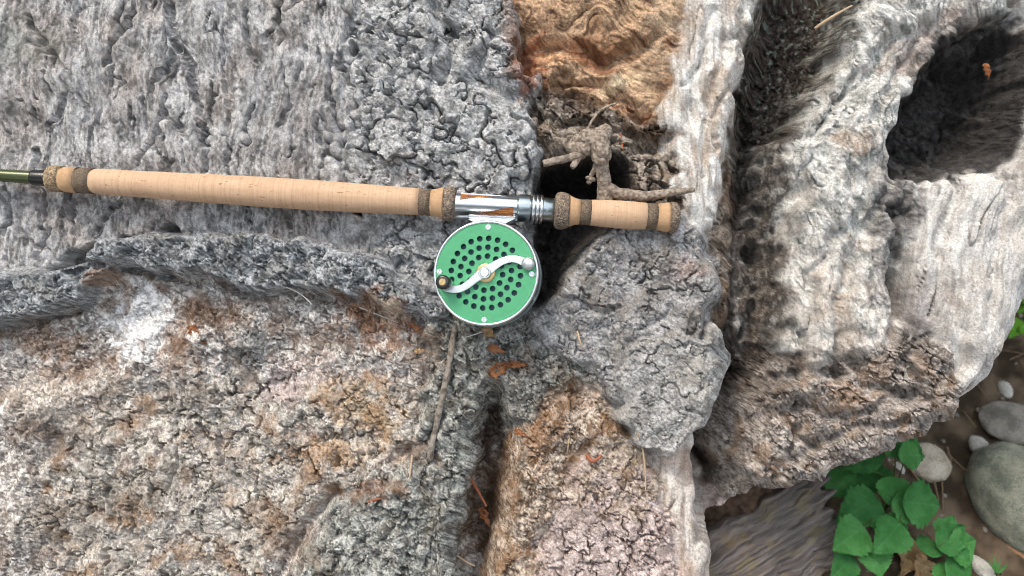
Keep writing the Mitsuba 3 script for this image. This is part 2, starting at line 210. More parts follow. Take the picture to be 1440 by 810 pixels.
# explicit cracks: width, depth, polyline (photo positions);   stains: centre, radii, turn, colour, strength
FISSURES = np.random.default_rng(5)
def fissure():                                   # a wandering, mostly upright crack in the long-furrowed bark
    x, y = FISSURES.uniform(-40, 500), FISSURES.uniform(-60, 330); n = FISSURES.integers(3, 9); a = FISSURES.uniform(-.25, .35); pts = [(x, y)]
    for _ in range(n): a += FISSURES.normal(0, .3); a = np.clip(a, -.8, .8); x += 13 * math.sin(a); y += 13 * math.cos(a); pts.append((x, y))
    return (FISSURES.uniform(1.7, 2.8), FISSURES.uniform(9, 17), pts)
CRACKS = [fissure() for _ in range(34)] + [(6, 16, [(-20,466),(40,456),(80,446),(108,430)]), (6, 18, [(108,384),(128,373),(160,374),(200,384),(250,396)]), (6, 16, [(300,400),(340,414),(390,408)]), (7, 18, [(430,418),(470,424),(510,416)]),
 (3.5, 14, [(240,10),(245,60),(266,85),(270,110),(278,150),(286,175),(290,215),(288,240)]), (3, 10, [(316,120),(322,160),(314,190)]), (2.5, 8, [(210,0),(212,30)]), (3, 9, [(40,60),(75,75),(90,95)]), (3, 10, [(448,160),(470,190),(455,220),(452,238)]),
 (7, 22, [(735,125),(760,160),(790,175),(830,168),(880,182),(925,200)]), (4, 14, [(870,152),(895,190),(910,206)]), (8, 26, [(900,205),(935,208),(945,190)]), (4, 16, [(770,130),(763,165),(740,205)]), (4, 12, [(1000,300),(1025,315),(1060,300)]), (8, 28, [(1262,390),(1264,430),(1250,470)]),
 (8, 34, [(1090,345),(1100,400),(1092,440),(1080,480)]), (8, 30, [(1255,290),(1262,340),(1258,400)]), (9, 34, [(1060,560),(1100,540),(1150,520),(1190,530)]), (5, 22, [(1130,560),(1140,600),(1120,640)]), (5, 22, [(1165,640),(1135,620),(1115,590)]), (5, 16, [(1290,480),(1270,510),(1300,540)]), (6, 16, [(1040,640),(1080,660),(1110,680)]),
 (4, 14, [(1010,210),(1000,170),(1030,110),(1045,60)]), (3, 10, [(960,120),(985,90),(995,60)]), (3, 10, [(770,400),(800,420),(850,440),(870,430)]), (3, 10, [(900,460),(935,450),(940,430)]), (3, 9, [(880,480),(925,478),(935,490)]), (3, 9, [(240,600),(245,650),(230,690)]), (3, 10, [(300,610),(305,660),(340,690)]), (3, 9, [(100,640),(140,690),(150,740)]),
 (9, 20, [(470,690),(440,730),(410,770),(380,830)]), (5, 22, [(1180,470),(1175,500),(1190,530)]), (5, 22, [(1130,470),(1140,510),(1125,540)]), (5, 18, [(1060,110),(1100,150),(1080,220)]), (6, 24, [(1210,100),(1180,150),(1150,190)]), (8, 18, [(560,645),(600,620),(620,590)])]
STAINS = [(690,630,24,58,8,(60,45,36),.9), (672,745,30,80,4,(86,66,50),.85), (700,690,26,50,10,(104,80,60),.6),
 (40,560,70,40,10,(204,194,184),.6), (250,560,60,30,0,(84,78,74),.45), (300,640,70,30,15,(206,198,190),.5), (180,700,80,40,-10,(112,104,94),.5), (330,740,60,34,0,(196,190,182),.6), (60,740,70,40,0,(128,120,110),.5), (230,480,30,26,0,(120,84,58),.6), (440,520,50,26,10,(186,170,164),.5), (600,500,30,40,0,(110,86,70),.45), (100,520,60,20,-10,(150,110,76),.5), (480,640,40,20,0,(210,196,176),.5),
 (185,455,40,55,0,(240,240,242),.95), (60,480,70,26,10,(128,96,70),.6), (290,440,60,26,0,(92,66,46),.75), (530,450,60,40,20,(132,92,62),.75), (545,440,20,22,0,(220,205,185),.6), (340,500,28,45,30,(92,96,98),.7), (395,545,34,26,0,(196,180,180),.6), (450,640,55,30,10,(152,112,72),.6), (520,690,60,14,-5,(112,80,56),.7),
 (500,575,70,36,20,(176,142,100),.5), (140,390,18,16,0,(156,124,102),.6), (590,640,30,22,0,(96,70,54),.6), (120,560,80,50,0,(170,160,150),.4), (60,620,60,40,0,(88,80,74),.5), (400,760,60,40,30,(110,82,58),.5), (745,80,30,50,10,(152,92,62),.7), (830,60,40,24,0,(150,98,68),.5), (800,132,50,16,8,(58,42,34),.85), (900,176,60,12,15,(70,52,38),.7), (720,40,16,60,0,(110,84,66),.6), (770,25,40,16,-10,(96,70,52),.6), (930,30,24,60,10,(176,160,140),.5), (880,110,36,14,-30,(222,206,176),.6), (780,70,22,14,0,(206,166,128),.6), (860,25,90,22,-8,(190,164,134),.4), (900,95,40,30,30,(206,180,150),.5), (860,60,50,16,-10,(110,78,52),.6), (930,120,30,50,0,(150,130,106),.4),
 (795,560,46,24,-30,(142,112,88),.55), (830,555,16,26,0,(226,208,194),.5), (760,620,20,40,0,(150,110,78),.5), (870,640,40,30,0,(190,180,168),.4), (1130,120,30,70,20,(34,32,30),.5), (1090,60,30,50,0,(62,68,60),.5), (1170,420,30,40,0,(170,150,132),.4), (1200,200,26,24,0,(146,122,100),.6), (1290,70,60,26,-30,(132,108,98),.5), (1350,30,60,20,0,(120,98,92),.4), (1190,560,34,24,0,(160,128,100),.55), (1240,520,30,22,0,(160,132,106),.5), (1290,430,36,50,0,(120,112,112),.6), (1262,300,34,64,15,(86,84,86),.9), (1235,400,26,40,0,(116,112,112),.5), (1290,480,34,30,0,(112,104,100),.6), (1090,550,40,30,-20,(84,74,68),.6), (1370,240,30,14,0,(226,218,206),.6),
 (950,330,26,24,0,(176,172,172),.4), (960,380,24,20,0,(166,140,130),.5), (925,430,50,30,0,(172,171,171),.3), (60,300,50,60,0,(120,116,120),.3), (30,60,60,40,0,(112,116,104),.4), (170,120,40,60,0,(110,100,96),.35), (400,180,60,70,0,(104,104,108),.35)]
def poly_at(pts, h): return np.array([at(px, py, h)[:2] for px, py in pts]) * [1, -1] + [720, 405]
step = 1.5
xs = np.concatenate([np.linspace(-420, -60, 40, endpoint=False), np.arange(-60, 1560, step), np.linspace(1560, 1760, 22)])
ys = np.concatenate([np.linspace(-520, -40, 50, endpoint=False), np.arange(-40, 870, step), np.linspace(870, 1420, 50)])
NX, NY = len(xs), len(ys)
GX, GY = np.meshgrid(xs, ys)
lx = np.arange(-440, 1790, 7.0); ly = np.arange(-540, 1450, 7.0); LX, LY = np.meshgrid(lx, ly)
def sdf(poly):                                   # inside positive
    d = np.full(LX.shape, 1e9); ins = np.zeros(LX.shape, bool); n = len(poly)
    for i in range(n):
        a, b = poly[i], poly[(i + 1) % n]; e = b - a
        t = np.clip(((LX - a[0]) * e[0] + (LY - a[1]) * e[1]) / max(e @ e, 1e-9), 0, 1)
        d = np.minimum(d, np.hypot(LX - a[0] - t * e[0], LY - a[1] - t * e[1]))
        if a[1] != b[1]: ins ^= ((a[1] > LY) != (b[1] > LY)) & (LX < (b[0] - a[0]) * (LY - a[1]) / (b[1] - a[1]) + a[0])
    return np.where(ins, d, -d)
def upsample(F, order=1): return map_coordinates(F, [(GY - ly[0]) / 7.0, (GX - lx[0]) / 7.0], order=order, mode='nearest')
def smooth_poly(p, n=2):                         # Chaikin corner cutting
    for _ in range(n): q = np.roll(p, -1, 0); p = np.stack([0.75 * p + 0.25 * q, 0.25 * p + 0.75 * q], 1).reshape(-1, 2)
    return p
def outline(s): q = worley((GX + 6 * pn(GX / 14, GY / 14, s)) / 21, (GY + 6 * pn(GX / 14, GY / 14, s + 1)) / 21, s + 2); return 0.75 * fb(GX / 34, GY / 34, 4, s + 3, 0.55) + 0.9 * ((q[2] & 255) / 255 - 0.5)
EDGE = [gaussian_filter(outline(q), 3.0) * 1.25 for q in (3010, 3020, 3030)]
BIG = 2 * fb(GX / 140, GY / 140, 2, 15) + fb(GX / 60, GY / 60, 2, 16)
def profile(sd, top, R, share, slope):
    q = np.clip(1 - sd / R, 0, 1)
    return np.where(sd > 0, top - share * R * (1 - np.sqrt(np.maximum(1 - q * q, 0))), top - share * R + slope * sd)
sil = upsample(sdf(smooth_poly(poly_at(SILHOUETTE, -60), 1))) + 5 * EDGE[0]
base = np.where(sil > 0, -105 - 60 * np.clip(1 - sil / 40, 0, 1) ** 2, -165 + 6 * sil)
ROLL = dict(weathered_wood=8, rotten_wood=8, cracked_rind=7, lichen_crust=7, crumbling_wood=7, brown_burl=8, red_heartwood=7, torn_fibre=7, rugged_bark=6, broken_bark=7, smooth_wood=5)
SLOPE = dict(weathered_wood=4.5, torn_fibre=1.2, smooth_wood=1.2, brown_burl=1.8, bleached_wood=2.2, red_heartwood=.9, crumbling_wood=2.6, pink_rind=1.2, rotten_wood=1, cracked_rind=.8, lichen_bridge=1.6, rugged_bark=2.2, brown_flank=1.2, mossy_flank=1, lichen_crust=3, broken_bark=2.2, pale_root=2.5)
cap = np.where(sil > 0, 36 - 60 * np.clip(1 - sil / 60, 0, 1) ** 2, -24 + 7 * sil)
tops = []
for i, (name, h, R, share, en, gr, fn, pts) in enumerate(LOBES):
    p = smooth_poly(poly_at(pts, h - 0.8 * R * share), 1); cx, cy = p.mean(0)
    sd = upsample(sdf(p)) + en * EDGE[i % 3]
    tops.append(np.maximum(profile(sd, h + gr[0] * (GX - cx) - gr[1] * (GY - cy) + ROLL.get(name, 4) * BIG, R, share, SLOPE.get(name, 6.0)), -700).astype(np.float32))
HOLE = smooth_poly(poly_at([(755,222),(800,224),(845,218),(880,222),(892,255),(885,290),(840,330),(800,378),(775,425),(752,440),(735,420),(752,370),(752,320)], -20), 2)
tops = np.stack([np.minimum(q, np.maximum(cap, -700)) for q in tops] + [np.maximum(base, -700)]).astype(np.float32)
tau = 8.0
W = np.exp((tops - tops.max(0)) / tau); W /= W.sum(0)
macro = (W * tops).sum(0)
mixed = np.stack([tops[i] + (13 * fb(GX / 28, GY / 28, 4, 4000 + 10 * i, 0.6) if i < len(LOBES) else 0) for i in range(len(LOBES) + 1)])   # neighbouring kinds of bark and wood run into each other
W = np.exp((mixed - mixed.max(0)) / 4.5); W /= W.sum(0); del mixed
hole = upsample(sdf(HOLE)) + 6 * EDGE[1]
hollow = upsample(sdf(smooth_poly(poly_at([(1274,160),(1296,116),(1330,72),(1385,48),(1440,36),(1448,110),(1434,180),(1414,232),(1340,232),(1300,250),(1276,232)], -20), 2))) + 14 * EDGE[2] + 11 * EDGE[1] + 9 * fb(GX / 24, GY / 24, 2, 19)
macro = macro - 125 * ss(-3, 11, hole) - 105 * ss(-14, 40, hollow)
macro = np.maximum(macro, np.where(sil > 0, -230, -700))
FOLDS = [(13, 9, 24, [(1245,60),(1190,150),(1130,250),(1110,320)]), (12, 9, 22, [(1255,240),(1210,320),(1175,410),(1170,500)]), (9, 8, 18, [(1190,240),(1200,300),(1140,380),(1130,470)]), (9, 12, 18, [(1335,262),(1305,350),(1325,440),(1345,510)]), (8, 8, 12, [(1400,260),(1380,360),(1375,460)]), (8, 6, 15, [(1048,0),(1008,90),(985,180),(990,250)]), (6, 6, 12, [(1000,20),(975,110),(968,190)]),
    (11, 9, 26, [(1062,600),(1130,572),(1200,588),(1285,548)]), (9, 8, 22, [(1105,655),(1180,612),(1265,588)]), (10, 8, 24, [(1190,505),(1220,545),(1300,560)]), (9, 7, 14, [(1300,40),(1250,110),(1215,180)]), (10, 10, 22, [(745,70),(790,60),(850,90),(920,60)]), (9, 9, 18, [(780,110),(840,120),(900,160)]), (10, 12, 20, [(610,20),(640,70),(620,120)]), (9, 9, 18, [(690,60),(670,110),(720,150)])]
CARVE = [(56, 38, 92, [(1160,-60),(1138,20),(1112,110),(1078,210),(1080,320),(1078,420),(1052,520),(1030,600),(1022,670)]), (26, 30, 52, [(694,572),(684,640),(674,700),(668,770),(664,860)]), (16, 16, 30, [(690,575),(686,610)]), (9, 6, 14, [(1266,262),(1254,330),(1262,400),(1256,450)]), (15, 12, 30, [(1050,545),(1085,500),(1120,510)]), (18, 24, 90, [(1042,540),(1018,600),(1008,650),(1010,740)])]
moss_shade = .95 * ss(-9, 7, upsample(sdf(smooth_poly(poly_at([(1062,-60),(1210,-60),(1200,20),(1164,95),(1142,150),(1108,200),(1098,250),(1095,300),(1100,360),(1098,440),(1094,490),(1046,555),(1024,510),(1030,430),(1034,360),(1036,300),(1042,220),(1040,150),(1044,90)], -55), 1))) + 12 * EDGE[1])  # damp mossy tone and painted fold shade in one mask
for ci, (w0, w1, dep, line) in enumerate(CARVE + FOLDS):                  # the long hollow folds between the lobes
    p = poly_at(line, -20); t = np.linspace(0, 1, len(p)); q = np.stack([np.interp(np.linspace(0, 1, 40), t, p[:, k]) for k in (0, 1)], 1); x0, y0 = q.min(0) - 110; x1, y1 = q.max(0) + 110
    m = (GX > x0) & (GX < x1) & (GY > y0) & (GY < y1); X, Y = GX[m] + 9 * EDGE[0][m], GY[m] + 9 * EDGE[1][m]
    dd = np.hypot(X[:, None] - q[:, 0], Y[:, None] - q[:, 1]); k = dd.argmin(1); g = dd.min(1) / np.interp(k, [0, 39], [w0, w1]); macro[m] -= dep * np.exp(-g ** 2)
    if ci in (0, 3, 4): moss_shade[m] = np.maximum(moss_shade[m], (0, 0, 0, .35, .7)[ci] * ss(1.25, .6, g + .25 * EDGE[2][m]))
for wdt, dep, line in CRACKS:
    p = np.array(line, float); t = np.linspace(0, 1, len(p)); q = np.stack([np.interp(np.linspace(0, 1, 40), t, p[:, k]) for k in (0, 1)], 1)
    x0, y0 = q.min(0) - 40; x1, y1 = q.max(0) + 40
    m = (GX > x0) & (GX < x1) & (GY > y0) & (GY < y1); X, Y = GX[m] + 5 * pn(GX[m] / 12, GY[m] / 12, 77), GY[m] + 5 * pn(GX[m] / 12, GY[m] / 12, 78)
    d = np.min(np.hypot(X[:, None] - q[:, 0], Y[:, None] - q[:, 1]), 1)
    macro[m] -= dep * np.exp(-(d / wdt) ** 2)
macro = gaussian_filter(macro, 0.6)
# slide the grid towards the steep walls, so that they get as many faces per area as the flats
GX0, GY0 = GX, GY
dn = np.zeros((NY, NX), bool); dn[1:-1, 1:-1] = True; inn = (slice(1, -1), slice(1, -1)); Xw, Yw = GX.copy(), GY.copy()
ix_, iy_ = np.arange(NX, dtype=float), np.arange(NY, dtype=float)
def frac(): return [np.interp(Yw, ys, iy_), np.interp(Xw, xs, ix_)]
msm = gaussian_filter(macro, 1.2)
for it in range(28):
    H = map_coordinates(msm, frac(), order=1, mode='nearest') if it % 4 == 0 else H
    num_x = num_y = den = 0
    for sl in ((slice(0, -2), slice(1, -1)), (slice(2, None), slice(1, -1)), (slice(1, -1), slice(0, -2)), (slice(1, -1), slice(2, None))):
        w = np.sqrt((Xw[sl] - Xw[inn]) ** 2 + (Yw[sl] - Yw[inn]) ** 2 + np.minimum(np.abs(H[sl] - H[inn]), 12) ** 2) + 0.4
        num_x = num_x + w * Xw[sl]; num_y = num_y + w * Yw[sl]; den = den + w
    Xn, Yn = num_x / den, num_y / den; edge = (GX0[inn] < -50) | (GX0[inn] > 1550) | (GY0[inn] < -30) | (GY0[inn] > 860)
    Xw[inn] = np.where(edge, Xw[inn], 0.15 * Xw[inn] + 0.85 * Xn); Yw[inn] = np.where(edge, Yw[inn], 0.15 * Yw[inn] + 0.85 * Yn)
fr = frac(); GX, GY = Xw, Yw
macro = map_coordinates(macro, fr, order=1, mode='nearest'); hole = map_coordinates(hole, fr, order=1, mode='nearest'); hollow = map_coordinates(hollow, fr, order=1, mode='nearest'); moss_shade = map_coordinates(moss_shade, fr, order=1, mode='nearest')
W = np.stack([map_coordinates(q, fr, order=1, mode='nearest') for q in W]).astype(np.float32)
SX_, SY_ = GX + 0.8 * macro, GY + 0.6 * macro       # the patterns run on down the walls
g3 = np.stack([GX, GY, gaussian_filter(macro, 1.0)], -1); nrm = np.cross(np.gradient(g3, axis=1), np.gradient(g3, axis=0)); nrm /= np.maximum(np.linalg.norm(nrm, axis=-1, keepdims=True), 1e-9)
wall = ss(0.88, 0.66, gaussian_filter(nrm[..., 2], 1.0))
detail = np.zeros_like(macro); colour = np.zeros(macro.shape + (3,)); cells = np.zeros(macro.shape, np.int64)
for i, L in enumerate(LOBES):
    m = W[i] > 0.015
    if not m.any(): continue
    d, c, cid = L[6](GX[m], GY[m]); wm = wall[m] > 0.02
    if wm.any():
        d2, c2, _ = L[6](SX_[m][wm], SY_[m][wm]); k = wall[m][wm]; d[wm] = d[wm] * (1 - k) + 0.7 * d2 * k; c[wm] = c[wm] * (1 - k)[:, None] + c2 * k[:, None]
    detail[m] += W[i][m] * d; colour[m] += W[i][m][:, None] * np.clip(c, 0.01, 0.9)
    if cid is not None: cells[m] = np.where(W[i][m] > 0.5, cid, cells[m])
detail += W[-1] * 5 * fb(GX / 14, GY / 14, 4, 33)
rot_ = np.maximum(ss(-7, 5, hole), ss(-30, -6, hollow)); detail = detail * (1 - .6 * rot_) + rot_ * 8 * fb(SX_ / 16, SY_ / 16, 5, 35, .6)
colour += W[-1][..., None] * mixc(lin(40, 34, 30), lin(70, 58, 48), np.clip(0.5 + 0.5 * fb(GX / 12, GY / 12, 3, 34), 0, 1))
for cx, cy, rx, ry, turn, col, k in STAINS:
    a = math.radians(turn); X, Y = GX - cx, GY - cy; u, v = (X * math.cos(a) + Y * math.sin(a)) / rx, (-X * math.sin(a) + Y * math.cos(a)) / ry
    m = (u * u + v * v) < 5; r = np.hypot(u[m], v[m]) + 0.55 * fb(GX[m] / 22, GY[m] / 22, 4, int(cx))
    f = k * ss(1.25, 0.45, r) * (0.65 + 0.35 * np.clip(1 + 1.5 * fb(GX[m] / 6, GY[m] / 6, 3, int(cy)), 0, 2) / 1.2)
    f = np.clip(f, 0, 1)[:, None]; lum = colour[m].mean(1, keepdims=True); var = lum / max(lum.mean(), 1e-3)
    colour[m] = colour[m] * (1 - f) + lin(*col) * np.clip(0.45 + 0.55 * var, 0.4, 1.5) * f
mk = (moss_shade * np.clip(1.05 + .6 * fb(SX_ / 16, SY_ / 16, 4, 37, .6), 0, 1))[..., None]; mt = np.clip(.5 + .5 * fb(SX_ / 7, SY_ / 9, 4, 38, .65), 0, 1)   # damp wood with lichen specks; the fold's shade is also put into this colour
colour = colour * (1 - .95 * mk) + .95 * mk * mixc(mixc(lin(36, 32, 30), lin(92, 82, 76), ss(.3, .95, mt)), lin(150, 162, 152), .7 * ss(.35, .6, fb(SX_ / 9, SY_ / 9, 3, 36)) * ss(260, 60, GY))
hk = np.maximum(ss(-7, 5, hole), ss(-40, -12, hollow + 8 * fb(SX_ / 20, SY_ / 20, 3, 18)) * ss(-2, -16, macro))[..., None]; colour = colour * (1 - hk) + hk * mixc(lin(40, 40, 41), lin(86, 83, 82), np.clip(0.5 + 0.5 * fb(SX_ / 9, SY_ / 9, 4, 39), 0, 1))   # rotted wood inside hole and hollow; shade on their walls put into the colour
P = np.stack([GX, GY, macro], -1) + nrm * (0.74 * detail * np.clip(nrm[..., 2] * 1.2, 0.4, 1))[..., None]
V = np.stack([P[..., 0] - 720, 405 - P[..., 1], P[..., 2]], -1).reshape(-1, 3)
I = np.arange(NX * NY).reshape(NY, NX); a, b, c, d = I[:-1, :-1].ravel(), I[:-1, 1:].ravel(), I[1:, 1:].ravel(), I[1:, :-1].ravel()
F = np.concatenate([np.stack([a, d, c], 1), np.stack([a, c, b], 1)])
from scipy.ndimage import label as components, distance_transform_edt
zone = W.argmax(0)[:-1, :-1]; zone = np.where(hole[:-1, :-1] > 3, len(LOBES) + 1, zone); zone = np.where(hollow[:-1, :-1] > 0, [L[0] for L in LOBES].index('dark_hollow'), zone); lab = zone.copy()
PLATES = [i for i, L in enumerate(LOBES) if L[0] in ('bark_plate', 'pink_rind', 'cracked_rind')]
plate_zone, nxt = {}, 1000
for i in PLATES:
    for q in np.unique(cells[:-1, :-1][zone == i]): lab[(zone == i) & (cells[:-1, :-1] == q)] = nxt; plate_zone[nxt] = i; nxt += 1
for small in (150, 260, 260):                    # crumbs go to the piece they touch
    bad = np.zeros(lab.shape, bool)
    for q in np.unique(lab):
        cc, n = components(lab == q)
        if n: sz = np.bincount(cc.ravel()); bad |= (sz[cc] < (small if q >= 1000 else 3 * small)) & (cc > 0)
    if bad.any(): k = distance_transform_edt(bad, return_distances=False, return_indices=True); lab = lab[tuple(k)]
fl = np.concatenate([lab.ravel()] * 2)
WV = world(V)
keep = (WV[F][..., 2].max(1) > -0.03); F, fl = F[keep], fl[keep]
VN = np.zeros_like(WV); fn_ = np.cross(WV[F[:, 1]] - WV[F[:, 0]], WV[F[:, 2]] - WV[F[:, 0]])
for k in range(3): np.add.at(VN, F[:, k], fn_)
VN /= np.maximum(np.linalg.norm(VN, axis=1, keepdims=True), 1e-20)
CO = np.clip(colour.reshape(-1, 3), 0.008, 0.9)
PART_LABELS = {'rotted_hole': 'rotted hole with shade-darkened walls behind the reel and rod butt', 'bleached_wood': 'bleached white strip of bare wood above the rod butt', 'red_heartwood': 'orange-brown swirling bare wood at top centre', 'lichen_ledge': 'blue-grey lichen-covered ledge under the long grip',
    'smooth_wood': 'smooth pale grey bare wood at the right edge', 'dark_hollow': 'dark hollow at upper right', 'bark_flap': 'projecting grey bark flap right of centre', 'dirt_crevice': 'dark brown crevice at the bottom centre'}
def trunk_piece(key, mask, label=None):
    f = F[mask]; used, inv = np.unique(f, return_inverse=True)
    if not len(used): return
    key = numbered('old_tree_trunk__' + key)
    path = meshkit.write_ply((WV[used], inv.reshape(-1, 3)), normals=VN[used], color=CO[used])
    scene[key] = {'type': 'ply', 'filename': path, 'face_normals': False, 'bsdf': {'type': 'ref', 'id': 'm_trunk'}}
    if label: labels[key] = {'label': label}
used_things.add('old_tree_trunk')
labels['old_tree_trunk'] = {'label': 'gnarled grey old tree trunk with cracked bark and patches of bleached wood', 'category': 'tree trunk'}
qi = np.concatenate([np.arange(lab.size)] * 2)[keep]
names = {i: L[0] for i, L in enumerate(LOBES)}; names[len(LOBES)] = 'deep_gap'; names[len(LOBES) + 1] = 'rotted_hole'
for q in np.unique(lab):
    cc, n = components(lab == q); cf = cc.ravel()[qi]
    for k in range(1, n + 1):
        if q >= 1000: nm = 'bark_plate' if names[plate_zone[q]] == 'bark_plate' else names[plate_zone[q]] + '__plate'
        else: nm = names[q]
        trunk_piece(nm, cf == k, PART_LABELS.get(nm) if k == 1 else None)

# ------------------------------------------------------------------ ground, stones
def ico(sub=4): return trimesh.creation.icosphere(subdivisions=sub)
def dirt(x, y): return 0.012 * fb(x / 0.16, y / 0.16, 4, 5001) + 0.004 * fb(x / 0.02, y / 0.02, 3, 5002)
scene['m_ground'] = {'type': 'twosided', 'b': {'type': 'bumpmap', 'arbitrary': mikit.proc(lambda p, n, uv: 0.004 * FB(p.x * 220, p.y * 220, p.z * 220, 4), eps=4e-4), 'scale': 1.0,
    'bsdf': spec({'type': 'mesh_attribute', 'name': 'vertex_color'}, 0.9, specular=0.2)}}
gx = np.concatenate([-np.geomspace(60, 1.3, 60), np.arange(-1.2, 2.0, 0.0065), np.geomspace(2.02, 60, 60)])
gy = np.concatenate([-np.geomspace(60, 1.1, 60), np.arange(-1.0, 1.8, 0.0065), np.geomspace(1.82, 60, 60)])
A, B = np.meshgrid(gx, gy); Z = dirt(A, B) * np.exp(-(A**2 + B**2) / 30)
ii = np.arange(A.size).reshape(A.shape); qa, qb, qc, qd = ii[:-1, :-1].ravel(), ii[:-1, 1:].ravel(), ii[1:, 1:].ravel(), ii[1:, :-1].ravel()
gt = np.clip(0.5 + 0.5 * fb(A / 0.05, B / 0.05, 4, 5005, .6), 0, 1); g2 = ss(0.1, 0.6, fb(A / 0.22, B / 0.22, 3, 5009))
gc = mixc(mixc(lin(64, 53, 43), lin(118, 103, 87), ss(.25, .8, gt)), lin(104, 98, 84), 0.5 * g2).reshape(-1, 3)
gm = trimesh.Trimesh(np.stack([A, B, Z], -1).reshape(-1, 3), np.concatenate([np.stack([qa, qb, qc], 1), np.stack([qa, qc, qd], 1)]), process=False)
scene['ground'] = mikit.ply(gm, 'm_ground', smooth=True, color=gc); labels['ground'] = {'label': 'brown forest soil with grit', 'kind': 'structure'}
def stone_bsdf(key, c1, c2, sc=60.0, rough=0.7):
    scene[key] = {'type': 'bumpmap', 'arbitrary': mikit.proc(lambda p, n, uv: 0.0012 * FB(p.x * 400, p.y * 400, p.z * 400, 3), eps=3e-4), 'scale': 1.0,
        'bsdf': spec(mikit.proc(lambda p, n, uv, a=tup(lin(*c1)), b=tup(lin(*c2)), s=sc: MIX(a, b, SM(0.3, 0.7, 0.7 * FB(p.x * s, p.y * s, p.z * s, 4) + 0.3 * N(p.x * 700, p.y * 700, p.z * 700)))), rough, specular=0.3)}
stone_bsdf('m_boulder', (108, 114, 104), (158, 160, 146)); stone_bsdf('m_pale_stone', (168, 156, 138), (214, 204, 188)); stone_bsdf('m_white_stone', (166, 163, 156), (206, 203, 196)); stone_bsdf('m_grey_stone', (112, 108, 100), (158, 152, 142)); stone_bsdf('m_tan_stone', (150, 112, 84), (186, 160, 130))
def stone(px, py, rx, ry, mat, label, seed, turn=0, lift=0.0, hz=0.6, cat='stone', name='stone', group=None):
    """a stone sighted at (px, py), rx x ry photo units across when seen from the camera, sitting on the ground"""
    c = ground_at(px, py, lift); far = np.linalg.norm(c - cam_at) / (DIST * UNIT) * UNIT
    m = ico(4 if rx > 12 else 3); v = m.vertices; k = 1 + 0.16 * (meshkit.fbm(v * 1.2 + seed * 7.3, 3) - 0.5) * 2 + 0.03 * (meshkit.fbm(v * 6 + seed, 3) - .5)
    v = v * k[:, None] * [rx * far, ry * far * 1.15, hz * min(rx, ry) * far]
    a = math.radians(turn); v = v @ np.array([[math.cos(a), math.sin(a), 0], [-math.sin(a), math.cos(a), 0], [0, 0, 1]])
    t = thing(name, label, cat, group); m.vertices = v + c + [0, 0, 0.15 * min(rx, ry) * far]
    scene[t] = mikit.ply(m, mat, smooth=True); return t
stone(1438, 708, 60, 62, 'm_boulder', 'large smooth grey-green boulder on the soil by the right edge', 1, 20, hz=.8, cat='boulder', name='boulder')
stone(1304, 652, 25, 22, 'm_pale_stone', 'pale beige rounded stone partly under a green leaf', 2, 10)
stone(1376, 628, 11, 12, 'm_white_stone', 'small white pebble above the grey-green boulder', 3, cat='pebble', name='pebble')
stone(1263, 660, 7, 8, 'm_white_stone', 'tiny pale pebble beside the beige stone under the leaf', 4, cat='pebble', name='pebble')
stone(1424, 598, 40, 24, 'm_grey_stone', 'flat mottled grey stone above the boulder, cut by the right edge', 6, -10, hz=.5)
stone(1413, 548, 8, 10, 'm_white_stone', 'pale pebble below the smooth grey wood', 8, cat='pebble', name='pebble')
stone(1436, 770, 26, 18, 'm_tan_stone', 'orange-tinted stone beneath the boulder at the right edge', 12, lift=-.01)
stone(1380, 800, 10, 14, 'm_white_stone', 'thin pale stone right of the leaves at the bottom edge', 13, 30, cat='pebble', name='pebble')
for k in range(150):                              # loose grit the photo shows only as specks
    px, py = rng.uniform(1130, 1440), rng.uniform(420, 810)
    if k == 0: grit = []
    c = ground_at(px, py); r = rng.uniform(.0012, .004); m = ico(1); m.vertices = m.vertices * (1 + .4 * (rng.random((len(m.vertices), 1)) - .5)) * r * [1, rng.uniform(.6, 1.3), .7] + c; grit.append(m)
scene['grit'] = mikit.ply(trimesh.util.concatenate(grit), 'm_grey_stone', smooth=True); labels['grit'] = {'label': 'loose grit scattered on the brown soil', 'category': 'grit', 'kind': 'stuff'}

litter = []
for k in range(60):                              # needles and bits of stalk on the soil, past picking apart
    c = ground_at(rng.uniform(1120, 1445), rng.uniform(420, 815)) + [0, 0, .004]; a = rng.uniform(0, math.tau); L = rng.uniform(.012, .045); e = np.array([math.cos(a), math.sin(a), rng.uniform(-.1, .15)]) * L
    q = trimesh.creation.cylinder(radius=rng.uniform(.0005, .0012), segment=[c - e / 2, c + e / 2], sections=6); litter.append(q)
scene['m_litter'] = spec(lin(132, 112, 90), .8)
scene['needle_litter'] = mikit.ply(trimesh.util.concatenate(litter), 'm_litter', smooth=True); labels['needle_litter'] = {'label': 'dry needles and stalks strewn over the soil', 'category': 'litter', 'kind': 'stuff'}
